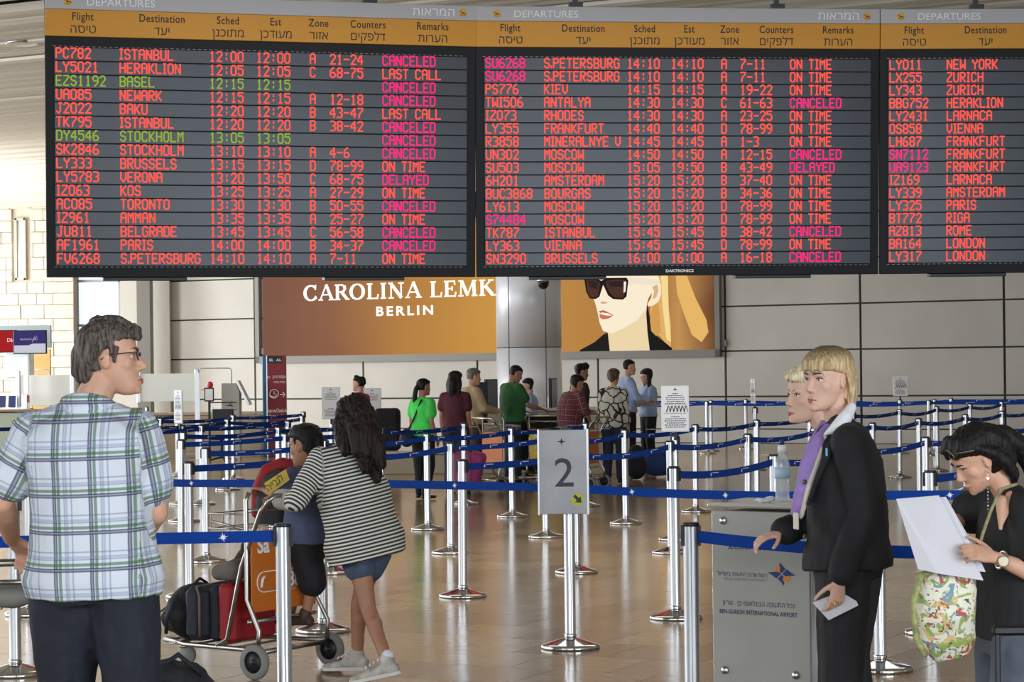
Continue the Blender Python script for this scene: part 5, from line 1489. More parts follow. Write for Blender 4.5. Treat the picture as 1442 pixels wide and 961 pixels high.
js = dict(head=L5(P(497, 592, D5 - .02)), neck=L5(P(484, 636, D5 + .0)), sho_l=L5(P(452, 646, D5 + .0)), sho_r=L5(P(518, 652, D5 + .1)), elb_l=L5(P(418, 706, D5 - .12)), wri_l=L5(P(392, 704, D5 + .12)),
          elb_r=L5(P(500, 712, D5 + .30)), wri_r=L5(P(440, 712, D5 + .42)), pel=L5(P(512, 758, D5)), hip_l=L5(P(503, 778, D5 - .0)), hip_r=L5(P(526, 778, D5 + .05)),
          knee_l=L5(P(518, 856, D5 - .06)), ank_l=L5(P(546, 934, D5 - .22)), toe_l=L5(P(528, 953, D5 - .22)), knee_r=L5(P(505, 852, D5 + .1)), ank_r=L5(P(503, 926, D5 + .12)), toe_r=L5(P(478, 941, D5 + .16)))
g5, J, Hm = person('girl with long dark wavy hair in a black and white striped tunic', x5, y5, ph5, 1.5, True, M_skin2, .0065, js, (R(14), R(12), R(6)), 1.14, .95,
                   hands={'l': dict(d=(-.1, 1, .1), back=(0, 0, 1), curl=.8)})
top_garment(g5, J, M_stripe, True, 1.10, .024, hem=-.10, sleeve=1.82, name='striped_tunic', vox=.008, cuff=.012, amp=.010, attrs=cloth_attrs(J), rs=1.35, flare=.10)
bottom_garment(g5, J, mat('denim_shorts', (70, 84, 108), .8, bump=.4, bscale=50, var=.15, vscale=9), True, 1.08, .018, .26, 'shorts', .009, .005, flare=.01)
hair(g5, Hm, H_brown, 'long', .007, extra=[
    ([(0, -.05, .08), (0, -.10, .0), (.01, -.115, -.10), (.02, -.11, -.20), (.03, -.10, -.28)], [.06, .065, .065, .055, .03]), ([(.05, -.03, .06), (.075, -.05, -.02), (.085, -.07, -.12), (.09, -.08, -.24), (.10, -.085, -.33)], [.045, .05, .055, .045, .022]),
    ([(-.05, -.03, .06), (-.075, -.04, -.02), (-.082, -.05, -.11), (-.07, -.06, -.19)], [.045, .048, .045, .025]), ([(.05, -.09, -.05), (.08, -.13, -.15), (.10, -.14, -.26)], [.05, .05, .03]),
    ([(-.04, -.09, -.02), (-.04, -.13, -.10), (-.03, -.13, -.20)], [.045, .045, .028])], amp=.011)
M_sneaker = mat('grey_white_sneaker', (186, 182, 174), .6, bump=.3, bscale=60, var=.15, vscale=18); M_sole = mat('white_sole', (222, 218, 210), .6)
shoes(g5, J, M_sneaker, M_sole, .006, 1.08, laces=M_white)
for s in 'lr':
    m = Sculpt(); a = J['ank_' + s]; m.cone(a + V((0, 0, -.01)), a + V((0, 0, .035)), .040, .036); m.fuse('sock', M_blouse, g5, .006, 1)
# ---------------------------------------------------------------- boy on the cart
M_boyshirt = mat('slate_blue_tshirt', (78, 86, 118), .8, bump=.3, bscale=40, var=.06, vscale=7)
D6 = 12.62; x6, y6 = P(434, 800, D6).x, D6; ph6 = R(-50); k6 = 1.1 / 1.7; z6 = .27
L6 = lambda p: loc2(x6, y6, ph6, p, k6, z6)
js = dict(head=L6(P(430, 628, D6)), neck=L6(P(436, 662, D6)), sho_l=L6(P(412, 672, D6 - .06)), sho_r=L6(P(452, 674, D6 + .12)), elb_l=L6(P(398, 704, D6 - .14)), wri_l=L6(P(372, 690, D6 + .0)),
          elb_r=L6(P(430, 712, D6 + .25)), wri_r=L6(P(395, 704, D6 + .3)), pel=L6(P(434, 752, D6)), hip_l=L6(P(426, 765, D6 - .05)), hip_r=L6(P(442, 765, D6 + .06)), knee_l=L6(P(440, 822, D6 - .07)), ank_l=L6(P(430, 868, D6 - .07)), toe_l=L6(P(412, 880, D6 + .0)),
          knee_r=L6(P(412, 822, D6 + .1)), ank_r=L6(P(405, 868, D6 + .12)), toe_r=L6(P(388, 878, D6 + .2)))
b6, J, Hm = person('boy in a slate blue shirt and black shorts standing on the luggage cart', x6, y6, ph6, 1.1, False, M_skin2, .0065, js, (R(-8), R(8), 0), 1.52, 1.05, z=z6, hands={'l': dict(d=(0, 1, .1), back=(0, 0, 1), curl=.8, s=1.1)})
top_garment(b6, J, M_boyshirt, False, 1.12, .022, hem=-.02, sleeve=.85, name='shirt', vox=.009, cuff=.02, amp=.008, rs=1.2, flare=.10)
bottom_garment(b6, J, mat('black_shorts', (26, 26, 32), .8, bump=.3, bscale=40), False, 1.25, .022, .98, 'shorts', .010, .008, flare=.014)
hair(b6, Hm, H_black, 'short', .006, extra=[([(0, -.085, .04), (0, -.095, -.02), (0, -.08, -.06)], [.035, .03, .02]), ([(.04, -.06, .0), (.045, -.062, -.05)], [.035, .022]), ([(-.04, -.06, .0), (-.045, -.062, -.05)], [.035, .022]), ([(0, .05, .1), (0, .09, .075)], [.028, .016])], amp=.002)
shoes(b6, J, mat('brown_sandal', (70, 52, 44), .6), None, .007, 1.25, 'sandal')
# ================================================================ PEOPLE AT THE COUNTERS
def cm(name, c, **k): return mat(name, c, .8, bump=.3, bscale=30, var=.08, vscale=6, **k)
def farp(label, u, D, h, phi, topc, botc, hairm, style='short', fem=False, sleeve=.55, joints=None, head=(0, 0, 0), skin=None, extra=None, topname='shirt', hem=.02, rs=1.0, shorts=None, heavy=1.0, gl=False, shoe=None):
    x = P(u, 560, D).x
    t, J, Hm = person(label, x, D, R(phi), h, fem, skin or M_skin2, .016, joints, head, 1.04, heavy, face=False)
    top_garment(t, J, topc, fem, 1.02 * heavy, .018, hem=hem, sleeve=sleeve, name=topname, vox=.016, cuff=.014, amp=.008, rs=rs)
    bottom_garment(t, J, botc, fem, 1.0 * heavy, .016, shorts or 1.93, 'shorts' if shorts else 'trousers', .017, .008)
    hair(t, Hm, hairm, style, .011, extra=extra, amp=.004)
    if gl: glasses(t, Hm, M_black)
    shoes(t, J, shoe or M_black, None, .012)
    return t, J, Hm
FWD = dict(elb_r=(.235, .08, 1.14), wri_r=(.16, .32, 1.10), elb_l=(-.235, .08, 1.14), wri_l=(-.16, .32, 1.10))
LONGH = [([(0, -.05, .06), (0, -.10, -.02), (0, -.11, -.12), (0, -.10, -.24)], [.06, .062, .06, .035]), ([(.05, -.03, .05), (.07, -.05, -.05), (.07, -.07, -.18)], [.04, .045, .03]), ([(-.05, -.03, .05), (-.07, -.05, -.05), (-.07, -.07, -.18)], [.04, .045, .03])]
PONY = [([(0, -.08, .03), (-.01, -.12, -.02), (-.03, -.13, -.12), (-.05, -.12, -.24), (-.05, -.11, -.32)], [.03, .035, .035, .028, .014])]
M_lblue = cm('light_blue_shirt', (158, 176, 212)); M_dtrou = cm('black_trousers', (24, 24, 28)); M_djeans = cm('dark_jeans', (38, 44, 64))
gt, J, Hm = farp('woman in a bright green shirt with black ponytail and shoulder bag', 595, 29.0, 1.52, 40, cm('bright_green_shirt', (74, 222, 92)), M_dtrou, H_black, 'bun', True, extra=PONY, head=(R(15), 0, 0), joints=dict(toe_l=(-.12, .14, .02), ank_l=(-.12, .05, .08), ank_r=(.12, -.1, .08)))
m = MB(); k = J['k']; m.tube([J['neck'] + V((.07, -.08, -.01)), V((0, -.165, 1.2)) * k, V((-.17, -.13, .98)) * k], .012, 6); m.tube([J['neck'] + V((.07, .02, -.02)), V((.0, .15, 1.2)) * k, V((-.17, .05, .98)) * k], .012, 6); m.build('bag_strap', M_black, gt)
fb = empty('shoulder_bag', gt.location + V((-.20, -.12, .80)), R(-40), 'dark brown shoulder bag at the hip of the green shirt woman', 'bag')
sc = Sculpt(); sc.ell((0, 0, -.02), (.07, .12, .11)); sc.ell((0, 0, .05), (.05, .10, .06)); sc.fuse('body', mat('brown_leather', (62, 50, 46), .6), fb, .012, 2)
farp('woman with long dark hair in a maroon shirt and jeans', 641, 30.0, 1.60, 15, cm('maroon_shirt', (82, 30, 42)), M_djeans, H_brown, 'long', True, extra=LONGH, head=(R(10), 0, 0), rs=1.05)
farp('grey haired man in a beige jacket at the counter', 665, 32.0, 1.64, 62, cm('beige_jacket', (176, 152, 116)), cm('brown_trousers', (72, 58, 48)), H_grey, 'short', False, 1.9, FWD, (R(10), R(5), 0), M_skin, rs=1.15)
farp('man in a dark green polo shirt with sunglasses on his head', 722, 32.5, 1.69, 55, cm('dark_green_polo', (34, 92, 46)), M_dtrou, H_black, 'crop', False, .6, dict(elb_r=(.23, .10, 1.14), wri_r=(.20, .36, 1.08), elb_l=(-.235, .06, 1.12), wri_l=(-.16, .30, 1.05), head=(0, .06, 1.59)), (R(20), R(22), 0), rs=1.22, heavy=1.1)
farp('clerk in a light blue shirt facing the green polo man', 746, 35.2, 1.48, -85, M_lblue, M_dtrou, H_black, 'bob', True, .6, dict(elb_r=(.22, .06, 1.13), wri_r=(.16, .28, 1.08)), (R(-10), R(10), 0), M_skin)
def redcheck(nt, n, L, b): plaid(nt, n, L, b, (116, 44, 52), ((26, 18, 24), (150, 140, 140), (30, 22, 28), (60, 24, 30)), .075)
M_rcheck = attr_mat('dark_red_check', redcheck)
t6, J, Hm = person('person in a dark red checked shirt leaning to the counter', P(803, 560, 31.4).x, 31.4, R(55), 1.58, False, M_skin2, .016, dict(FWD, neck=(0, .06, 1.40), head=(0, .13, 1.55), sho_l=(-.18, .05, 1.35), sho_r=(.18, .05, 1.35), spine=(0, -.05, 0)), (R(15), R(14), 0), 1.04)
top_garment(t6, J, M_rcheck, False, 1.06, .022, hem=-.02, sleeve=1.3, name='checked_shirt', vox=.016, amp=.009, rs=1.2, attrs=cloth_attrs(J)); bottom_garment(t6, J, M_djeans, False, 1.0, .016, 1.93, 'jeans', .017)
hair(t6, Hm, H_black, 'bob', .011, amp=.006); shoes(t6, J, M_black, None, .012)
farp('young man with curly dark hair behind the red checked shirt', 817, 33.6, 1.69, 70, cm('charcoal_tshirt', (46, 44, 52)), M_djeans, H_black, 'short', False, .6, None, (R(10), R(10), 0), extra=[([(-.04, .03, .11), (.04, .03, .115), (0, .07, .10)], [.035, .035, .03]), ([(-.05, -.06, .05), (.05, -.06, .05)], [.05, .05])])
def veins(nt, n, L, b):
    tc = n.new('ShaderNodeTexCoord'); v = n.new('ShaderNodeTexVoronoi'); v.feature = 'DISTANCE_TO_EDGE'; v.inputs['Scale'].default_value = 8.5; v.inputs['Randomness'].default_value = 1
    nz = n.new('ShaderNodeTexNoise'); nz.inputs['Scale'].default_value = 5; L.new(tc.outputs['Object'], nz.inputs['Vector'])
    mx0 = n.new('ShaderNodeMix'); mx0.data_type = 'RGBA'; mx0.inputs[0].default_value = .12; L.new(tc.outputs['Object'], mx0.inputs[6]); L.new(nz.outputs['Color'], mx0.inputs[7]); L.new(mx0.outputs[2], v.inputs['Vector'])
    cr = n.new('ShaderNodeValToRGB'); cr.color_ramp.elements[0].position = .05; cr.color_ramp.elements[1].position = .09; cr.color_ramp.elements[0].color = rgb(26, 24, 26); cr.color_ramp.elements[1].color = rgb(206, 200, 184)
    L.new(v.outputs['Distance'], cr.inputs[0]); L.new(cr.outputs[0], b.inputs['Base Color'])
M_vein = attr_mat('black_veined_cream_cloth', veins)
farp('woman with short brown hair in a cream blouse with black veins', 864, 32.4, 1.61, 18, M_vein, M_djeans, H_auburn, 'short', True, 1.7, None, (R(5), 0, 0), M_skin, rs=1.3, hem=-.08, topname='blouse', extra=[([(0, -.08, .04), (0, -.09, -.03)], [.05, .04])])
farp('tall bearded man in a light blue shirt behind the counter', 884, 36.0, 1.76, 78, M_lblue, M_dtrou, H_black, 'crop', False, 1.8, FWD, (R(5), R(4), 0), M_skin, rs=1.1)
ow, J, Hm = farp('woman officer with glasses and long dark hair in a light blue shirt', 913, 36.5, 1.60, -112, M_lblue, M_dtrou, H_brown, 'long', True, .65, dict(elb_r=(.21, .06, 1.13), wri_r=(.10, .30, 1.12), elb_l=(-.21, .06, 1.13), wri_l=(-.10, .30, 1.14)), (R(5), R(12), 0), M_skin, gl=True, extra=[([(.06, -.02, .04), (.085, .0, -.05), (.085, .03, -.17)], [.03, .035, .025]), ([(-.06, -.02, .04), (-.085, .0, -.05), (-.085, .03, -.17)], [.03, .035, .025])])
m = MB(); m.bbox(wpos(ow, ow.location) + V((.0, .36, 1.08)), (.11, .02, .15), .005, Matrix.Rotation(R(-40), 3, 'X')); m.build('lanyard_card', M_black, ow)
farp('woman with short black hair in a magenta shirt between the white signs', 507, 33.0, 1.55, -62, cm('magenta_shirt', (178, 38, 120)), M_djeans, H_black, 'crop', True, .5, dict(elb_r=(.21, .05, 1.10), wri_r=(.20, .20, .95)), (R(-8), 0, 0), M_skin, extra=[([(0, -.07, .07), (0, -.085, .02)], [.05, .045]), ([(-.03, .03, .11), (.03, .03, .11)], [.03, .03])])
farp('seated clerk with reddish hair behind the white glass screen', 86, 45.5, 1.48, 160, cm('dark_clerk_shirt', (60, 60, 70)), M_dtrou, mat('red_brown_hair', (120, 50, 34), .6), 'short')
# ================================================================ CARTS, LUGGAGE, COUNTERS
M_orange = mat('orange_panel', (206, 112, 34), .5); M_yelp = mat('yellow_panel', (226, 190, 30), .5); M_rub = mat('grey_rubber', (128, 128, 124), .7); M_hub = mat('black_hub', (24, 24, 26), .5)
def luggage_cart(loc, phi, label, panel=None, detail=True, text=None, group=None):
    t = empty('luggage_cart', loc, -phi, label, 'luggage cart', group)
    m = MB()
    for s in (-1, 1):
        m.tube([(s * .30, -.02, .14), (s * .30, -.03, .26), (s * .29, .06, .42), (s * .29, .06, .96), (s * .275, .05, 1.0)], .013, 8)
        m.tube([(s * .29, -.10, .97), (s * .29, -.04, .90), (s * .285, .10, .60), (s * .27, .22, .20), (s * .26, .30, .16)], .013, 8)
    m.tube([(-.29, .06, .90), (.29, .06, .90)], .010, 8); m.tube([(-.29, .05, .30), (.29, .05, .30)], .012, 8)
    m.tube([(-.29, .30, .84), (-.29, .06, .80)], .008, 6); m.tube([(.29, .30, .84), (.29, .06, .80)], .008, 6)
    m.build('upright_frame', M_steel, t)
    m = MB(); m.tube([(-.29, -.06, .90), (-.295, -.10, .96), (-.27, -.12, .985), (.27, -.12, .985), (.295, -.10, .96), (.29, -.06, .90)], .014, 10); m.build('handle', M_steel, t)
    m = MB()
    m.tube([(-.30, -.02, .15), (-.27, .10, .15), (-.24, .55, .15), (-.12, .80, .15), (.12, .80, .15), (.24, .55, .15), (.27, .10, .15), (.30, -.02, .15)], .014, 8)
    for y in (.2, .35, .5, .65): m.tube([(-.25, y, .15), (.25, y, .15)], .007, 6)
    m.tube([(-.31, -.02, .14), (.31, -.02, .14)], .014, 8)
    m.build('platform', M_steel, t)
    m = MB()
    for z in (.80, .88): m.tube([(-.27, .08, z), (-.27, .34, z), (.27, .34, z), (.27, .08, z)], .005, 6)
    for q in range(6): x = -.25 + q * .1; m.tube([(x, .08, .80), (x, .34, .80), (x, .34, .88)], .003, 5)
    m.build('basket', M_steel, t)
    for s in (-1, 1):
        m = MB(); m.M = Matrix.Translation((s * .33, -.02, .095)) @ Matrix.Rotation(R(90), 4, 'Y')
        m.lathe([(.060, -.018), (.088, -.018), (.095, -.008), (.095, .008), (.088, .018), (.060, .018), (.060, -.018)], 28); w = m.build('wheel', M_rub, t)
        m = MB(); m.M = Matrix.Translation((s * .33, -.02, .095)) @ Matrix.Rotation(R(90), 4, 'Y'); m.lathe([(.0, -.012), (.062, -.010), (.062, .010), (.0, .012)], 20); m.lathe([(.0, -.022), (.016, -.02), (.016, .02), (.0, .022)], 12); m.build('hub', M_hub, w)
    m = MB(); m.M = Matrix.Translation((0, .74, .055)) @ Matrix.Rotation(R(90), 4, 'Y'); m.lathe([(.0, -.015), (.05, -.015), (.055, 0), (.05, .015), (.0, .015)], 20); m.build('wheel', M_rub, t)
    m = MB(); m.bbox((0, .76, .12), (.05, .06, .06), .01); m.build('caster_fork', M_steel, t)
    if panel:
        m = MB(); m.bbox((0, .04, .57), (.56, .008, .44), .003); pnl = m.build('advert_panel', panel, t)
        m = MB()
        for sx in (-1, 1):
            for zz in (.37, .77): m.box((sx * .26, .033, zz), (.014, .006, .014))
        m.build('panel_screw', M_black, pnl) if False else None
        if text:
            M4 = frame(V((0, .0345, .57)), V((1, 0, 0)), V((0, 0, 1)))
            m = MB(); put_text(m, text[0], -.23, .10, .085, M4, 'L', .03); m.build('lettering', M_white, pnl)
            m = MB(); put_text(m, text[1], -.02, -.10, .085, M4, 'L', .02); m.build('lettering', M_white, pnl)
            m = MB(); m.M = M4
            m.tube([(-.235 + .055 + .055 * math.cos(a * math.pi / 10 + math.pi / 2), -.06 + .055 * math.sin(a * math.pi / 10 + math.pi / 2), .001) for a in range(11)] + [(.24, -.115, .001)], .0035, 5)
            m.tube([(-.18, -.005, .001), (.24, -.005, .001)], .003, 5); m.tube([(-.20, -.09, .001), (-.19, -.045, .001), (-.17, -.03, .001)], .008, 6)
            m.build('phone_symbol', M_white, pnl)
    return t
def rounded(name, m, parent, c, s, b=.04, vox=.01, rot=None, amp=.004):
    sc = Sculpt(); sc.bbox(c, s, b, rot); return sc.fuse(name, m, parent, vox, 3, disp=wrinkle(amp, 14))
M_nylon = mat('black_nylon', (26, 26, 30), .75, bump=.4, bscale=60, var=.2, vscale=8); M_redc = mat('red_nylon', (150, 24, 34), .7, bump=.3, bscale=60); M_navyn = mat('dark_navy_nylon', (30, 32, 44), .75, bump=.4, bscale=60)
M_strap = mat('brown_grey_strap', (104, 92, 84), .7)
# the family's cart
ca_, cb2 = P(347, 957, 12.15), P(468, 936, 12.78)
cc = V(((ca_.x + cb2.x) / 2, (12.15 + 12.78) / 2, 0)); axd = V((cb2.x - ca_.x, .63, 0)).normalized(); phc = math.atan2(-axd.y, axd.x)
luggage_cart(cc, phc, 'steel luggage cart with orange panel under the boy', M_orange, True, ('Sa', '*88'))
Ml = Matrix.Translation(cc) @ Matrix.Rotation(-phc, 4, 'Z')
def oncart(x, y, z): return Ml @ V((x, y, z))
s1 = empty('red_suitcase', oncart(-.07, .24, .17), -phc, 'red and black suitcase standing on the luggage cart', 'suitcase')
rounded('body', M_redc, s1, (0, 0, .24), (.40, .12, .46), .03, .010); rounded('front_pocket', M_navyn, s1, (0, .09, .23), (.38, .09, .44), .03, .010)
m = MB(); m.tube([(-.16, .158, .42), (-.16, .158, .06)], .010, 6); m.tube([(-.1, .05, .475), (0, .05, .50), (.1, .05, .475)], .010, 8); m.build('strap', M_strap, s1)
s2 = empty('navy_suitcase', oncart(-.06, .44, .17), -phc, 'dark navy suitcase with brown straps in front of the red one', 'suitcase')
rounded('body', M_navyn, s2, (0, 0, .22), (.50, .16, .42), .05, .010); m = MB()
for q in (-.251, .251): m.tube([(q, -.06, .05), (q, -.06, .36), (q * .9, -.02, .425), (0, 0, .435)], .008, 6)
m.build('strap', M_strap, s2)
s3 = empty('black_backpack', oncart(-.06, .63, .17), -phc, 'bulging black backpack at the front end of the luggage cart', 'backpack')
s1.scale = (1, 1, .70); s2.scale = (1, 1, .72); s3.scale = (1, 1, .80)
sc = Sculpt(); sc.ell((0, 0, .17), (.22, .13, .19)); sc.ell((0, .09, .13), (.16, .08, .11)); sc.ell((0, -.03, .28), (.16, .10, .10)); sc.fuse('body', M_nylon, s3, .012, 2, disp=wrinkle(.012, 14))
m = MB(); m.tube([(-.23, -.05, .28), (-.26, -.02, .15), (-.22, .02, .05)], .012, 6); m.build('strap', M_navyn, s3); m = MB(); m.tube([(-.19, .10, .18), (-.05, .17, .20), (.1, .16, .18)], .006, 6); m.build('zip', M_strap, s3); m = MB(); m.tube([(-.06, -.04, .37), (0, -.04, .41), (.06, -.04, .37)], .010, 6); m.build('strap', M_navyn, s3)
s4 = empty('neck_pillow', oncart(-.10, .27, .50), -phc, 'grey brown travel pillow on top of the red suitcase', 'pillow')
sc = Sculpt(); sc.chain([(-.10, .06, .05), (-.12, -.06, .07), (0, -.10, .08), (.10, -.04, .08), (.09, .08, .06)], [.045, .06, .065, .06, .045]); sc.fuse('cushion', mat('taupe_fleece', (104, 96, 90), .9, bump=.4, bscale=50), s4, .010, 2, disp=wrinkle(.006, 16))
s5 = empty('dark_jacket_bundle', oncart(.04, .30, .50), -phc, 'rolled dark jacket behind the travel pillow', 'jacket')
sc = Sculpt(); sc.ell((0, 0, .09), (.11, .09, .10)); sc.ell((-.04, -.03, .17), (.07, .06, .06)); sc.fuse('cloth', mat('dark_brown_cloth', (48, 42, 42), .9, bump=.4, bscale=40), s5, .010, 2, disp=wrinkle(.012, 14))
# red bag in the basket with yellow book
s6 = empty('red_backpack', P(392, 690, 12.75), R(20), 'red and grey backpack in the cart basket before the boy', 'backpack')
q = lambda u, v, dd=0: V((0, 0, 0)) + Matrix.Rotation(R(-20), 3, 'Z') @ (P(u, v, 12.75 + dd) - s6.location)
sc = Sculpt(); sc.chain([q(362, 722), q(364, 690), q(376, 664), q(398, 654), q(420, 658)], [.035, .040, .042, .040, .03]); sc.fuse('red_shell', M_redc, s6, .010, 2)
sc = Sculpt(); sc.loft([(q(392, 738), V((.13, 0, 0)), V((0, .10, 0))), (q(396, 705), V((.15, 0, 0)), V((0, .11, 0))), (q(398, 675), V((.12, 0, 0)), V((0, .10, 0))), (q(400, 660), V((.06, 0, 0)), V((0, .05, 0)))], 18); sc.fuse('grey_shell', mat('charcoal_nylon', (52, 54, 56), .8, bump=.4, bscale=40), s6, .010, 2, disp=wrinkle(.008, 14))
s7 = empty('yellow_book', P(394, 676, 12.42), 0, 'yellow paperback with dark Hebrew lettering held over the backpack', 'book')
kk = [P(u, v, 12.42) - s7.location for (u, v) in ((372, 681), (402, 661), (408, 676), (378, 698))]
m = MB(); m.slab(kk, (0, 1, 0), .02); m.build('cover', mat('yellow_cover', (206, 176, 60), .5), s7)
M4 = frame(kk[3] + (kk[0] - kk[3]) * .22 + V((0, -.003, 0)) + (kk[2] - kk[3]) * .05, kk[2] - kk[3], kk[0] - kk[3])
m = MB(); put_text(m, 'לגבייה', 0, 0, .045, M4, 'L', .0, width=.11); m.build('lettering', mat('brown_lettering', (60, 40, 20), .6), s7)

# cart of the man in plaid, cut by the left edge
cl = P(12, 800, 8.0)
luggage_cart((cl.x - .12, 8.15, 0), R(-8), 'grey luggage cart at the left edge behind the plaid shirt man', None)
s = empty('grey_bag', (cl.x - .10, 8.40, .80), 0, 'grey bag in the basket of the cart at the left edge', 'bag'); sc = Sculpt(); sc.ell((0, 0, .04), (.14, .08, .05)); sc.fuse('body', mat('grey_nylon', (140, 138, 132), .8), s, .012, 2, disp=wrinkle(.008, 12))
s = empty('dark_duffel_bag', (cl.x + .02, 8.55, .17), 0, 'dark duffel bag low on the cart at the left edge', 'bag'); sc = Sculpt(); sc.ell((0, 0, .12), (.26, .2, .13)); sc.fuse('body', M_nylon, s, .014, 2, disp=wrinkle(.01, 12))
# backpack on the floor right of the man
bp_ = P(262, 960, 9.6); s = empty('black_floor_backpack', (bp_.x, 9.6, 0), 0, 'black backpack and camera bag low on the floor right of the jeans', 'backpack')
sc = Sculpt(); sc.ell((-.02, 0, .22), (.17, .14, .22)); sc.ell((-.06, -.05, .36), (.11, .10, .09)); sc.ell((.08, -.05, .12), (.10, .10, .12)); sc.fuse('body', M_nylon, s, .012, 2, disp=wrinkle(.012, 14))
m = MB(); m.tube([(-.13, -.13, .30), (-.06, -.18, .36), (.02, -.17, .32), (.04, -.16, .2), (-.02, -.17, .12)], .016, 8); m.build('strap', M_navyn, s); m = MB(); m.tube([(-.15, -.1, .38), (-.02, -.08, .47), (.08, -.06, .38)], .012, 6); m.build('strap', M_navyn, s)
s = empty('steel_flask', (bp_.x - .14, 9.38, .0), 0, 'steel flask standing before the black floor backpack', 'flask'); m = MB(); m.lathe([(.0, 0), (.036, 0), (.038, .01), (.038, .22), (.030, .25), (.022, .26), (.022, .29), (.0, .29)], 24); m.build('flask_body', M_alu, s)

# grey podium of the airport
pa = P(1003, 900, 9.98); ang = -R(34); Wp, Dp, Hp = .475, .34, 1.045
pod = empty('lectern_podium', (pa.x, pa.y, 0), ang, 'grey acrylic podium with airport lettering and blue orange star', 'podium')
M_acr = mat('frosted_acrylic', (176, 175, 168), .25, spec=.6, coat=.4); M_acr2 = mat('podium_body', (160, 160, 154), .45)
m = MB(); m.bbox((Wp / 2, Dp / 2 + .03, Hp / 2 - .01), (Wp - .06, Dp - .05, Hp - .04), .01); m.build('carcass', M_acr2, pod)
m = MB(); m.bbox((Wp / 2, .012, Hp / 2 - .012), (Wp, .012, Hp - .03), .003); fp = m.build('front_sheet', M_acr, pod)
m = MB(); m.bbox((Wp - .004, Dp / 2 + .02, Hp / 2 - .02), (.012, Dp, Hp - .06), .003); m.build('side_sheet', mat('white_side_sheet', (216, 222, 230), .4), pod)
m = MB(); m.bbox((Wp / 2, Dp / 2, Hp), (Wp + .02, Dp + .04, .022), .008); m.build('top_sheet', mat('clear_top', (196, 194, 188), .15, coat=.6), pod)
for (x, z) in ((.06, .32), (Wp - .07, .32), (.06, Hp - .07), (Wp - .07, Hp - .07)):
    m = MB(); m.M = Matrix.Translation((x, .004, z)) @ Matrix.Rotation(R(90), 4, 'X'); m.lathe([(.0, .010), (.016, .008), (.019, 0)], 20); m.build('standoff_button', M_alu, pod)
M4 = frame(V((0, .005, 0)), V((1, 0, 0)), V((0, 0, 1)))
M_pt = mat('podium_print', (44, 48, 92), .5)
ztxt = lambda v: 1.65 - (v - 517) / 322
m = MB(); put_text(m, 'BEN-GURION INTERNATIONAL AIRPORT', .035, ztxt(865), .019, M4, 'L', .02, width=Wp * .80); put_text(m, 'נמל התעופה הבינלאומי בן - גוריון', .05, ztxt(861) + .025, .023, M4, 'L', .0, width=Wp * .74)
put_text(m, 'רשות שדות התעופה בישראל', .025, ztxt(812), .020, M4, 'L', .0, width=Wp * .52)
put_text(m, 'SECURITY CONTROL', .08, ztxt(774), .026, M4, 'L', .02, width=Wp * .62); m.build('lettering', M_pt, fp)
m = MB(); put_text(m, 'ISRAEL AIRPORTS AUTHORITY', .06, ztxt(818), .012, M4, 'L', .0, width=Wp * .45); m.build('lettering', mat('grey_print', (120, 122, 140), .5), fp)
cxs, czs = Wp * .72, ztxt(806)
m = MB(); m.M = M4 @ Matrix.Translation((cxs, czs, 0.001))
def blade(m, a, L, w, k):
    d = V((math.cos(a), math.sin(a), 0)); q = V((-d.y, d.x, 0)) * k
    m.poly([d * .004, d * L * .35 + q * w, d * L * .7 + q * w * .35, d * L, d * L * .6 - q * w * .25, d * L * .25 - q * w * .35])
blade(m, R(-3), .068, .022, 1); blade(m, R(177), .068, .022, 1); blade(m, R(100), .052, .022, -1); blade(m, R(-80), .052, .022, -1); m.build('star_emblem', mat('emblem_blue', (24, 58, 122), .5), fp)
m = MB(); m.M = M4 @ Matrix.Translation((cxs, czs, 0.0015)); m.poly([(-.035, .010, 0), (-.010, .006, 0), (-.005, .030, 0), (-.018, .036, 0)]); m.poly([(.010, -.006, 0), (.040, -.014, 0), (.030, -.034, 0), (.006, -.030, 0)]); m.build('star_points', mat('emblem_orange', (238, 138, 40), .5), fp)
# bottle on the podium
bt = empty('water_bottle', P(1102, 715, 9.95).xy.to_3d() + V((0, 0, Hp + .012)), 0, 'clear water bottle with blue cap on the grey podium', 'bottle')
M_pet = mat('clear_plastic', (232, 240, 248), .05, alpha=.38, spec=.9, coat=.5)
m = MB(); m.lathe([(.0, 0), (.030, .0), (.033, .008), (.031, .03), (.033, .05), (.031, .07), (.033, .09), (.033, .16), (.028, .185), (.016, .205), (.014, .215)], 24); m.build('bottle_body', M_pet, bt)
m = MB(); m.lathe([(.0335, .10), (.0338, .15)], 24); m.build('bottle_label', mat('pale_blue_label', (188, 214, 236), .5), bt)
m = MB(); m.lathe([(.0, .214), (.018, .213), (.019, .235), (.016, .245), (.010, .247)], 20); m.build('collar_cap', M_white, bt); m = MB(); m.lathe([(.010, .245), (.011, .262), (.007, .272), (.0, .273)], 16); m.build('spout', mat('cap_navy', (30, 46, 100), .4), bt)
s = empty('tissue', P(1085, 714, 9.9).xy.to_3d() + V((-.03, 0, Hp + .012)), 0, 'crumpled white tissue beside the water bottle', 'tissue'); sc = Sculpt(); sc.ell((0, 0, .008), (.05, .03, .010)); sc.ell((.03, 0, .014), (.02, .02, .014)); sc.fuse('paper', M_white, s, .004, 1, disp=wrinkle(.006, 40))

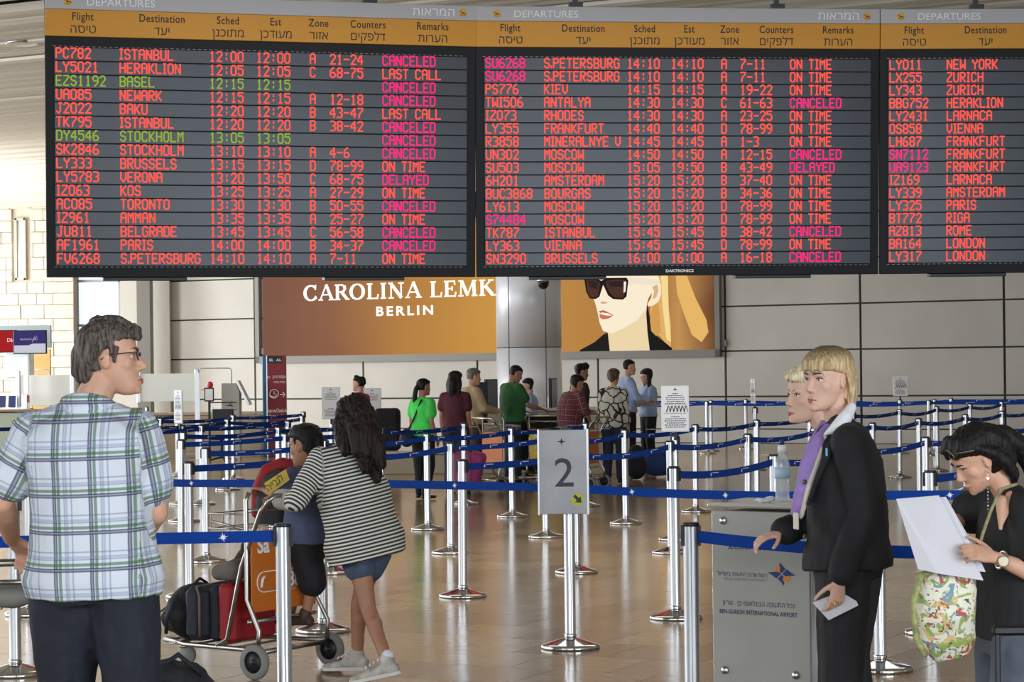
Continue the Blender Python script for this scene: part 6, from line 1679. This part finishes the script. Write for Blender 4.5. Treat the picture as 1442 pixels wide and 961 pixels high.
# suitcase with raised handle at the lower right
hb = P(1418, 961, 7.55)
su = empty('black_trolley_case', (hb.x + .02, 7.55, 0), 0, 'dark trolley suitcase with raised black handle at the lower right corner', 'suitcase')
ht = P(1418, 888, 7.55).z
m = MB(); m.bbox((0, 0, ht), (.135, .028, .036), .010)
for s_ in (-1, 1): m.bbox((s_ * .050, 0, ht - .20), (.018, .014, .40), .004)
m.build('telescopic_handle', M_black, su); rounded('body', M_nylon, su, (0, -.02, ht - .62), (.36, .24, .52), .05, .014); m = MB()
for s_ in (-1, 1): m.lathe([(.0, -.0), (.03, .0), (.03, .02), (.0, .02)], 14, (s_ * .13, 0, ht - .9))
m.build('foot', M_black, su) if ht - .9 > 0 else None

# ---- far carts, luggage and counters
luggage_cart((P(690, 650, 31.0).x, 31.0, 0), R(60), 'luggage cart with orange panel by the beige jacket man', M_orange)
luggage_cart((P(772, 650, 31.6).x, 32.2, 0), R(20), 'luggage cart with yellow panel behind the number 2 sign', M_yelp, text=('Sa', '90'))
luggage_cart((P(838, 650, 31.0).x, 30.9, 0), R(-70), 'luggage cart with orange panel between checked shirt and cream blouse', M_orange)
s = empty('stacked_case', (P(775, 590, 32.6).x, 32.75, .17), 0, 'large dark trunk piled on the yellow panel cart', 'suitcase'); rounded('body', M_nylon, s, (0, 0, .42), (.9, .34, .80), .05, .02)
s = empty('pink_suitcase', (P(648, 670, 29.6).x, 29.55, 0), R(12), 'pink suitcase standing before the maroon shirt woman', 'suitcase')
rounded('body', mat('pink_shell', (198, 84, 140), .5), s, (0, 0, .34), (.30, .20, .50), .04, .014); m = MB(); m.tube([(-.08, 0, .58), (-.08, 0, .80), (.08, 0, .80), (.08, 0, .58)], .010, 6); m.build('handle', M_black, s)
m = MB(); [m.lathe([(.0, 0), (.04, 0), (.04, .03), (0, .03)], 12, (q_, 0, .03)) for q_ in (-.1, .1)]; m.build('foot', M_black, s)
s = empty('magenta_suitcase', (P(668, 670, 29.8).x, 29.9, 0), R(-10), 'darker magenta suitcase leaning right of the pink one', 'suitcase')
rounded('body', mat('magenta_shell', (190, 70, 138), .5), s, (0, 0, .32), (.20, .28, .50), .04, .014, Matrix.Rotation(R(16), 3, 'Y'))
s = empty('blue_bag', (P(927, 640, 34.0).x, 34.0, 0), 0, 'blue holdall on the floor right of the blouse woman', 'bag'); sc = Sculpt(); sc.ell((0, 0, .22), (.3, .2, .2)); sc.fuse('body', mat('blue_nylon', (40, 66, 120), .8), s, .02, 2)
s = empty('navy_bag', (P(896, 650, 33.4).x, 33.4, 0), 0, 'navy bag at the feet of the woman in the cream blouse', 'bag'); sc = Sculpt(); sc.ell((0, 0, .2), (.16, .16, .2)); sc.ell((0, 0, .4), (.12, .12, .12)); sc.fuse('body', M_navyn, s, .02, 2)
M_desk = mat('desk_beige', (186, 172, 150), .6); M_desktop = mat('desk_top', (206, 204, 198), .4)
def desk(u, D, w, h, label, top=M_desktop, body=M_desk, dep=.7):
    x = P(u, 560, D).x; t = empty('check_in_desk', (x, D, 0), 0, label, 'desk')
    m = MB(); m.bbox((0, 0, h / 2 - .02), (w - .06, dep - .06, h - .04), .01); m.build('cabinet', body, t); m = MB(); m.bbox((0, 0, h), (w, dep, .04), .008); m.build('worktop', top, t); return t
dk = desk(600, 36.3, 2.0, .34, 'pale table with black cases behind the green shirt woman', M_desktop, M_desk, .5)
for (q_, l_) in ((-.62, 'black case on the pale table left of the green shirt woman'), (.52, 'black case on the pale table right of the green shirt woman')):
    s = empty('flight_case', (dk.location.x + q_, 36.15, .0), 0, l_, 'case'); rounded('body', M_nylon, s, (0, .1, .71), (.42, .3, .68), .05, .02)
desk(740, 36.3, 2.2, 1.0, 'check-in desk in front of the steel column', M_desktop, M_desk)
desk(838, 35.6, 1.1, 1.02, 'check-in desk between the red checked shirt and the cream blouse')
desk(250, 44.5, 3.4, .86, 'beige counter under the glass screen right of the man in plaid', M_desk)
desk(40, 43.0, 4.2, .98, 'beige green counter at the left edge under the screens', mat('wood_edge', (150, 122, 92), .5), mat('pale_green_panel', (170, 180, 166), .5))
def monitor(u, v, D, w, h, rz, label, tilt=0, m_scr=None, pole=None, nm='monitor'):
    c = P(u, v, D); t = empty(nm, c, rz, label, 'monitor')
    rt = Matrix.Rotation(R(tilt), 3, 'X'); m = MB(); m.bbox((0, .03, 0), (w, .05, h), .008, rt); m.build('case', M_black, t)
    m = MB(); m.box(rt @ V((0, .002, 0)), (w - .04, .004, h - .04), rt); sc_ = m.build('screen', m_scr or mat('dark_screen', (40, 48, 62), .15), t)
    if pole: m = MB(); m.box((0, .08, -c.z / 2), (.05, .05, c.z)); m.build('pole', M_alu, t)
    return t, sc_
monitor(676, 568, 35.6, .42, .66, R(60), 'tilted kiosk monitor left of the green polo man', pole=.3)
monitor(694, 566, 36.2, .50, .72, R(70), 'darker kiosk monitor beside the steel column', pole=.3)
monitor(781, 560, 36.6, .40, .62, R(75), 'kiosk monitor right of the steel column', pole=.3)
M_scrb = emat('screen_navy', (58, 52, 118), .8); M_scrr = emat('screen_red', (178, 26, 34), .8); M_scrw = emat('screen_pale', (214, 216, 230), .8)
t, sc_ = monitor(42, 482, 42.0, .62, .44, R(0), 'navy overhead screen with white script lettering at the left', m_scr=M_scrb, nm='overhead_screen')
m = MB(); m.slab([(-.29, -.004, -.2), (.29, -.004, -.2), (.29, -.004, -.03), (.05, -.004, -.03), (-.02, -.004, -.06), (-.29, -.004, -.06)], (0, -1, 0), .002); m.build('lower_band', M_scrw, sc_)
Mq = Matrix.Translation((0, -.004, 0)) @ frame(V((0, 0, 0)), V((1, 0, 0)), V((0, 0, 1)))
m = MB(); m.M = Mq; m.tube([(-.18 + .012 * q_, .05 + .018 * math.sin(q_ * 1.9), .002) for q_ in range(28)], .004, 4); m.tube([(.05, .0, .002), (.10, .12, .002), (.14, .10, .002), (.08, .05, .002)], .004, 4); m.M = None; put_text(m, 'Counter Closed', -.17, -.13, .035, Mq, 'L', 0); m.build('lettering', M_white, sc_)
t, sc_ = monitor(3, 481, 42.2, .55, .42, 0, 'red overhead screen cut by the left edge', m_scr=M_scrr, nm='overhead_screen')
m = MB(); put_text(m, 'GEORGIAN', -.05, -.01, .06, Mq, 'L', 0, width=.30) if False else put_text(m, 'DIA', .09, -.01, .07, Mq, 'L', .02); m.build('lettering', M_white, sc_)
m = MB(); 
gs = empty('overhead_sign_frame', P(35, 485, 43.0), 0, 'pale blue overhead fascia behind the two small screens', 'sign')
c0 = gs.location; a_, b_ = P(-30, 459, 43.0) - c0, P(71, 490, 43.0) - c0
m.bbox(((a_.x + b_.x) / 2, .1, (a_.z + b_.z) / 2), (b_.x - a_.x, .08, a_.z - b_.z), .01); m.build('fascia', mat('pale_blue_fascia', (196, 212, 220), .4), gs)
m = MB(); m.box((-.0, .1, -1.2), (.08, .08, 2.2)); m.build('pole', M_alu, gs)
yp = empty('wooden_partition', P(55, 515, 47.0), 0, 'honey coloured wooden partition below the navy screen', 'partition')
m = MB(); a_, b_ = P(18, 492, 47.0) - yp.location, P(72, 531, 47.0) - yp.location; m.bbox(((a_.x + b_.x) / 2, 0, (a_.z + b_.z) / 2 - .6), (b_.x - a_.x, .06, a_.z - b_.z + 1.2), .01); m.build('panel', mat('honey_wood', (212, 176, 112), .5, var=.05, vscale=3), yp)
gc_ = empty('glass_kiosk_box', P(28, 515, 45.6), 0, 'small bright glass display box left of the wooden partition', 'cabinet')
m = MB(); m.bbox((0, 0, 0), (.5, .4, .5), .02); m.build('box', mat('pale_glass_box', (196, 206, 210), .1, spec=.8), gc_); m = MB(); m.box((0, -.1, .26), (.55, .6, .04)); m.build('lit_lid', mat('white_lid', (245, 246, 244), .4), gc_); m = MB(); m.box((0, 0, -.25 - gc_.location.z * .5 + .12), (.3, .3, gc_.location.z - .25)); m.build('pedestal', M_alu, gc_)
def screen_glass(u0, v0, u1, v1, D, label, m_=None):
    a, b = P(u0, v1, D), P(u1, v0, D); t = empty('glass_screen', ((a.x + b.x) / 2, D, a.z), 0, label, 'glass screen')
    w, h = b.x - a.x, b.z - a.z
    m = MB(); m.bbox((0, 0, h / 2), (w, .02, h), .004); m.build('pane', m_ or mat('frosted_white_glass', (238, 242, 236), .3, coat=.3), t)
    for s_ in (-1, 1): m = MB(); m.bbox((s_ * w / 2, 0, h * .55), (.08, .06, h * 1.2), .01); m.build('clamp_post', M_alu, t)
    return t
screen_glass(26, 528, 102, 572, 43.4, 'bright white frosted glass screen at the left behind the plaid shoulder')
screen_glass(196, 526, 277, 566, 44.0, 'white frosted glass screen right of the man in plaid')
# leaflets and small stands on the left counter
for (u, lab) in ((3, 'blue leaflet holder at the left edge of the counter'), (17, 'second blue leaflet holder on the left counter')):
    t = empty('leaflet_holder', P(u, 566, 42.8), 0, lab, 'leaflet holder'); m = MB(); m.bbox((0, 0, .0), (.13, .04, .22), .004, Matrix.Rotation(R(-15), 3, 'X')); m.build('leaflets', mat('leaflet_navy', (46, 62, 120), .5), t)
t = empty('counter_stand', P(35, 566, 42.7), 0, 'small grey and orange stand on the left counter', 'stand'); m = MB(); m.bbox((0, 0, 0), (.10, .08, .28), .004); m.build('box', M_alu, t); m = MB(); m.box((.07, 0, .05), (.03, .06, .14)); m.build('orange_side', mat('orange_red', (196, 84, 50), .5), t)
# steel stands and pedestal near the totem
t = empty('grey_pedestal', (P(327, 600, 43.0).x, 43.0, 0), 0, 'grey angular pedestal with dark bird emblem left of the totem', 'pedestal')
zt_ = P(330, 540, 43.0).z
m = MB(); m.slab([(-.17, -.2, 0), (.16, -.2, 0), (.16, -.2, zt_ - .15), (.10, -.2, zt_ + .0), (-.17, -.2, zt_)], (0, 1, 0), .4); m.build('body', mat('pedestal_grey', (178, 178, 172), .5), t)
m = MB(); m.slab([(.10, -.22, zt_ + .03), (.32, -.22, zt_ - .42), (.36, -.22, zt_ - .40), (.14, -.22, zt_ + .05)], (0, 1, 0), .44); m.build('sloping_lid', M_alu, t)
m = MB(); m.add([(-.10, -.202, zt_ - .42), (.08, -.202, zt_ - .44), (.0, -.202, zt_ - .40), (.04, -.202, zt_ - .30), (-.01, -.202, zt_ - .38)], [(0, 1, 2), (2, 3, 4)]); m.add([(-.12, -.202, zt_ - .50), (.11, -.202, zt_ - .50), (.11, -.202, zt_ - .485), (-.12, -.202, zt_ - .485)], [(0, 1, 2, 3)]); m.build('bird_emblem', M_ink, t)
t = empty('wire_hoop_stand', (P(304, 600, 44.5).x, 44.5, 0), 0, 'thin wire hoop stand in front of the pale wall', 'stand'); zt_ = P(304, 519, 44.5).z; zb_ = .0
m = MB(); m.tube([(-.32, 0, zb_), (-.32, 0, zt_ - .04), (-.28, 0, zt_), (.28, 0, zt_), (.32, 0, zt_ - .04), (.32, 0, zb_)], .012, 6); m.build('hoop', M_steel, t)
t = empty('wire_hoop_stand', (P(57, 520, 46).x, 46.0, 0), 0, 'white wire hoop above the left glass screen', 'stand'); zt_ = P(57, 521, 46.0).z; m = MB(); m.tube([(-.18, 0, 0), (-.18, 0, zt_ - .04), (-.14, 0, zt_), (.14, 0, zt_), (.18, 0, zt_ - .04), (.18, 0, 0)], .014, 6); m.build('hoop', M_white, t)
t = empty('notice_stand', (P(295, 600, 42.4).x, 42.4, 0), 0, 'small black framed notice on a stand with a red knob', 'sign'); zc = P(295, 556, 42.4).z
m = MB(); m.bbox((0, 0, zc), (.18, .03, .26), .004); m.build('frame', M_black, t); m = MB(); m.box((0, -.017, zc), (.14, .004, .21)); m.build('sheet', M_paper, t); m = MB(); m.box((0, .02, zc / 2), (.04, .04, zc)); m.build('pole', M_black, t)
sc = Sculpt(); sc.ell((.02, 0, zc + .18), (.06, .05, .07)); sc.fuse('red_knob', mat('red_plastic', (196, 44, 34), .4), t, .015, 1)
m = MB(); m.bbox((.25, .05, zc - .15), (.5, .3, .02), .004); m.build('shelf', M_black, t)
t = empty('striped_pole', (P(278, 560, 43.5).x, 43.5, 0), 0, 'slim grey pole with a yellow tag beside the glass screen', 'pole'); zt_ = P(278, 525, 43.5).z
m = MB(); m.box((0, 0, zt_ / 2), (.09, .06, zt_)); m.build('pole', M_alu, t); m = MB(); m.lathe([(0, 0), (.06, 0), (.06, .02), (0, .02)], 14, (.08, -.05, P(282, 550, 43.5).z)); m.build('yellow_tag', mat('yellow_tag', (226, 220, 40), .5), t)
t = empty('office_chair', (P(312, 620, 41.5).x, 41.5, 0), 0, 'dark swivel chair beyond the belts left of the totem', 'chair')
m = MB(); m.lathe([(.0, .42), (.22, .42), (.24, .46), (.22, .5), (0, .5)], 20); m.build('seat', M_black, t); m = MB(); m.lathe([(.03, .08), (.03, .42)], 10)
for a in range(5): m.tube([(0, 0, .10), (.28 * math.cos(a * 1.257), .28 * math.sin(a * 1.257), .05)], .016, 6)
m.build('star_base', M_black, t); m = MB(); m.bbox((0, .22, .78), (.40, .05, .40), .02); m.build('backrest', M_black, t)
# burgundy totem
Dt = 44.0; xt = P(387, 570, Dt).x; zt_ = P(387, 501, Dt).z
tt = empty('totem_sign', (xt, Dt, 0), 0, 'burgundy totem sign with Express Check-In lettering and clock symbol', 'sign'); wt_ = P(404, 570, Dt).x - P(375, 570, Dt).x
m = MB(); m.bbox((.02, .08, zt_ / 2), (wt_, .16, zt_), .01); m.build('board', mat('burgundy', (128, 26, 42), .45), tt)
m = MB(); m.bbox((-wt_ / 2 - .0, .08, zt_ / 2), (.07, .18, zt_ + .01), .01); m.build('blue_edge', mat('teal_blue', (30, 96, 140), .45), tt); m = MB(); m.bbox((-wt_ / 2 + .05, .08, zt_ / 2), (.03, .175, zt_ + .005), .005); m.build('white_edge', M_alu, tt)
Mq = frame(V((.03, -.003, 0)), V((1, 0, 0)), V((0, 0, 1)))
m = MB(); m.box((.0, -.002, zt_ - .08), (wt_ * .75, .006, .14)); m.build('header_plate', mat('totem_header', (24, 22, 40), .5), tt)
zz = lambda v: P(387, v, Dt).z
m = MB(); put_text(m, 'ELAL', -.14, zz(508), .045, Mq, 'L', .02, width=.24, z=.003) if False else None
put_text(m, 'EL  AL', -.13, zz(509), .05, Mq, 'L', .02, width=.24, z=.003)
put_text(m, 'אקספרס צק - אין', -.17, zz(533), .06, Mq, 'L', .0, width=.36); put_text(m, 'מסירת מזוודות', -.05, zz(540), .045, Mq, 'L', .0, width=.22)
put_text(m, 'ExpressCheck-In', -.18, zz(581), .075, Mq, 'L', .01, width=.38); put_text(m, 'baggage drop', -.14, zz(588), .06, Mq, 'L', .01, width=.33)
m.M = Mq
m.tube([(-.04 + .085 * math.cos(a * math.pi / 12), zz(555) + .085 * math.sin(a * math.pi / 12), .002) for a in range(24)], .008, 4, closed=True); m.tube([(-.04, zz(555) + .05, .002), (-.04, zz(555), .002), (.0, zz(555), .002)], .008, 4); m.tube([(-.12, zz(558), .002), (-.04, zz(560), .002), (.02, zz(557), .002)], .014, 4)
m.tube([(.08, zz(556), .002), (.17, zz(556), .002)], .010, 4); m.tube([(.13, zz(556) + .05, .002), (.17, zz(556), .002), (.13, zz(556) - .05, .002)], .010, 4)
m.build('lettering', M_white, tt)
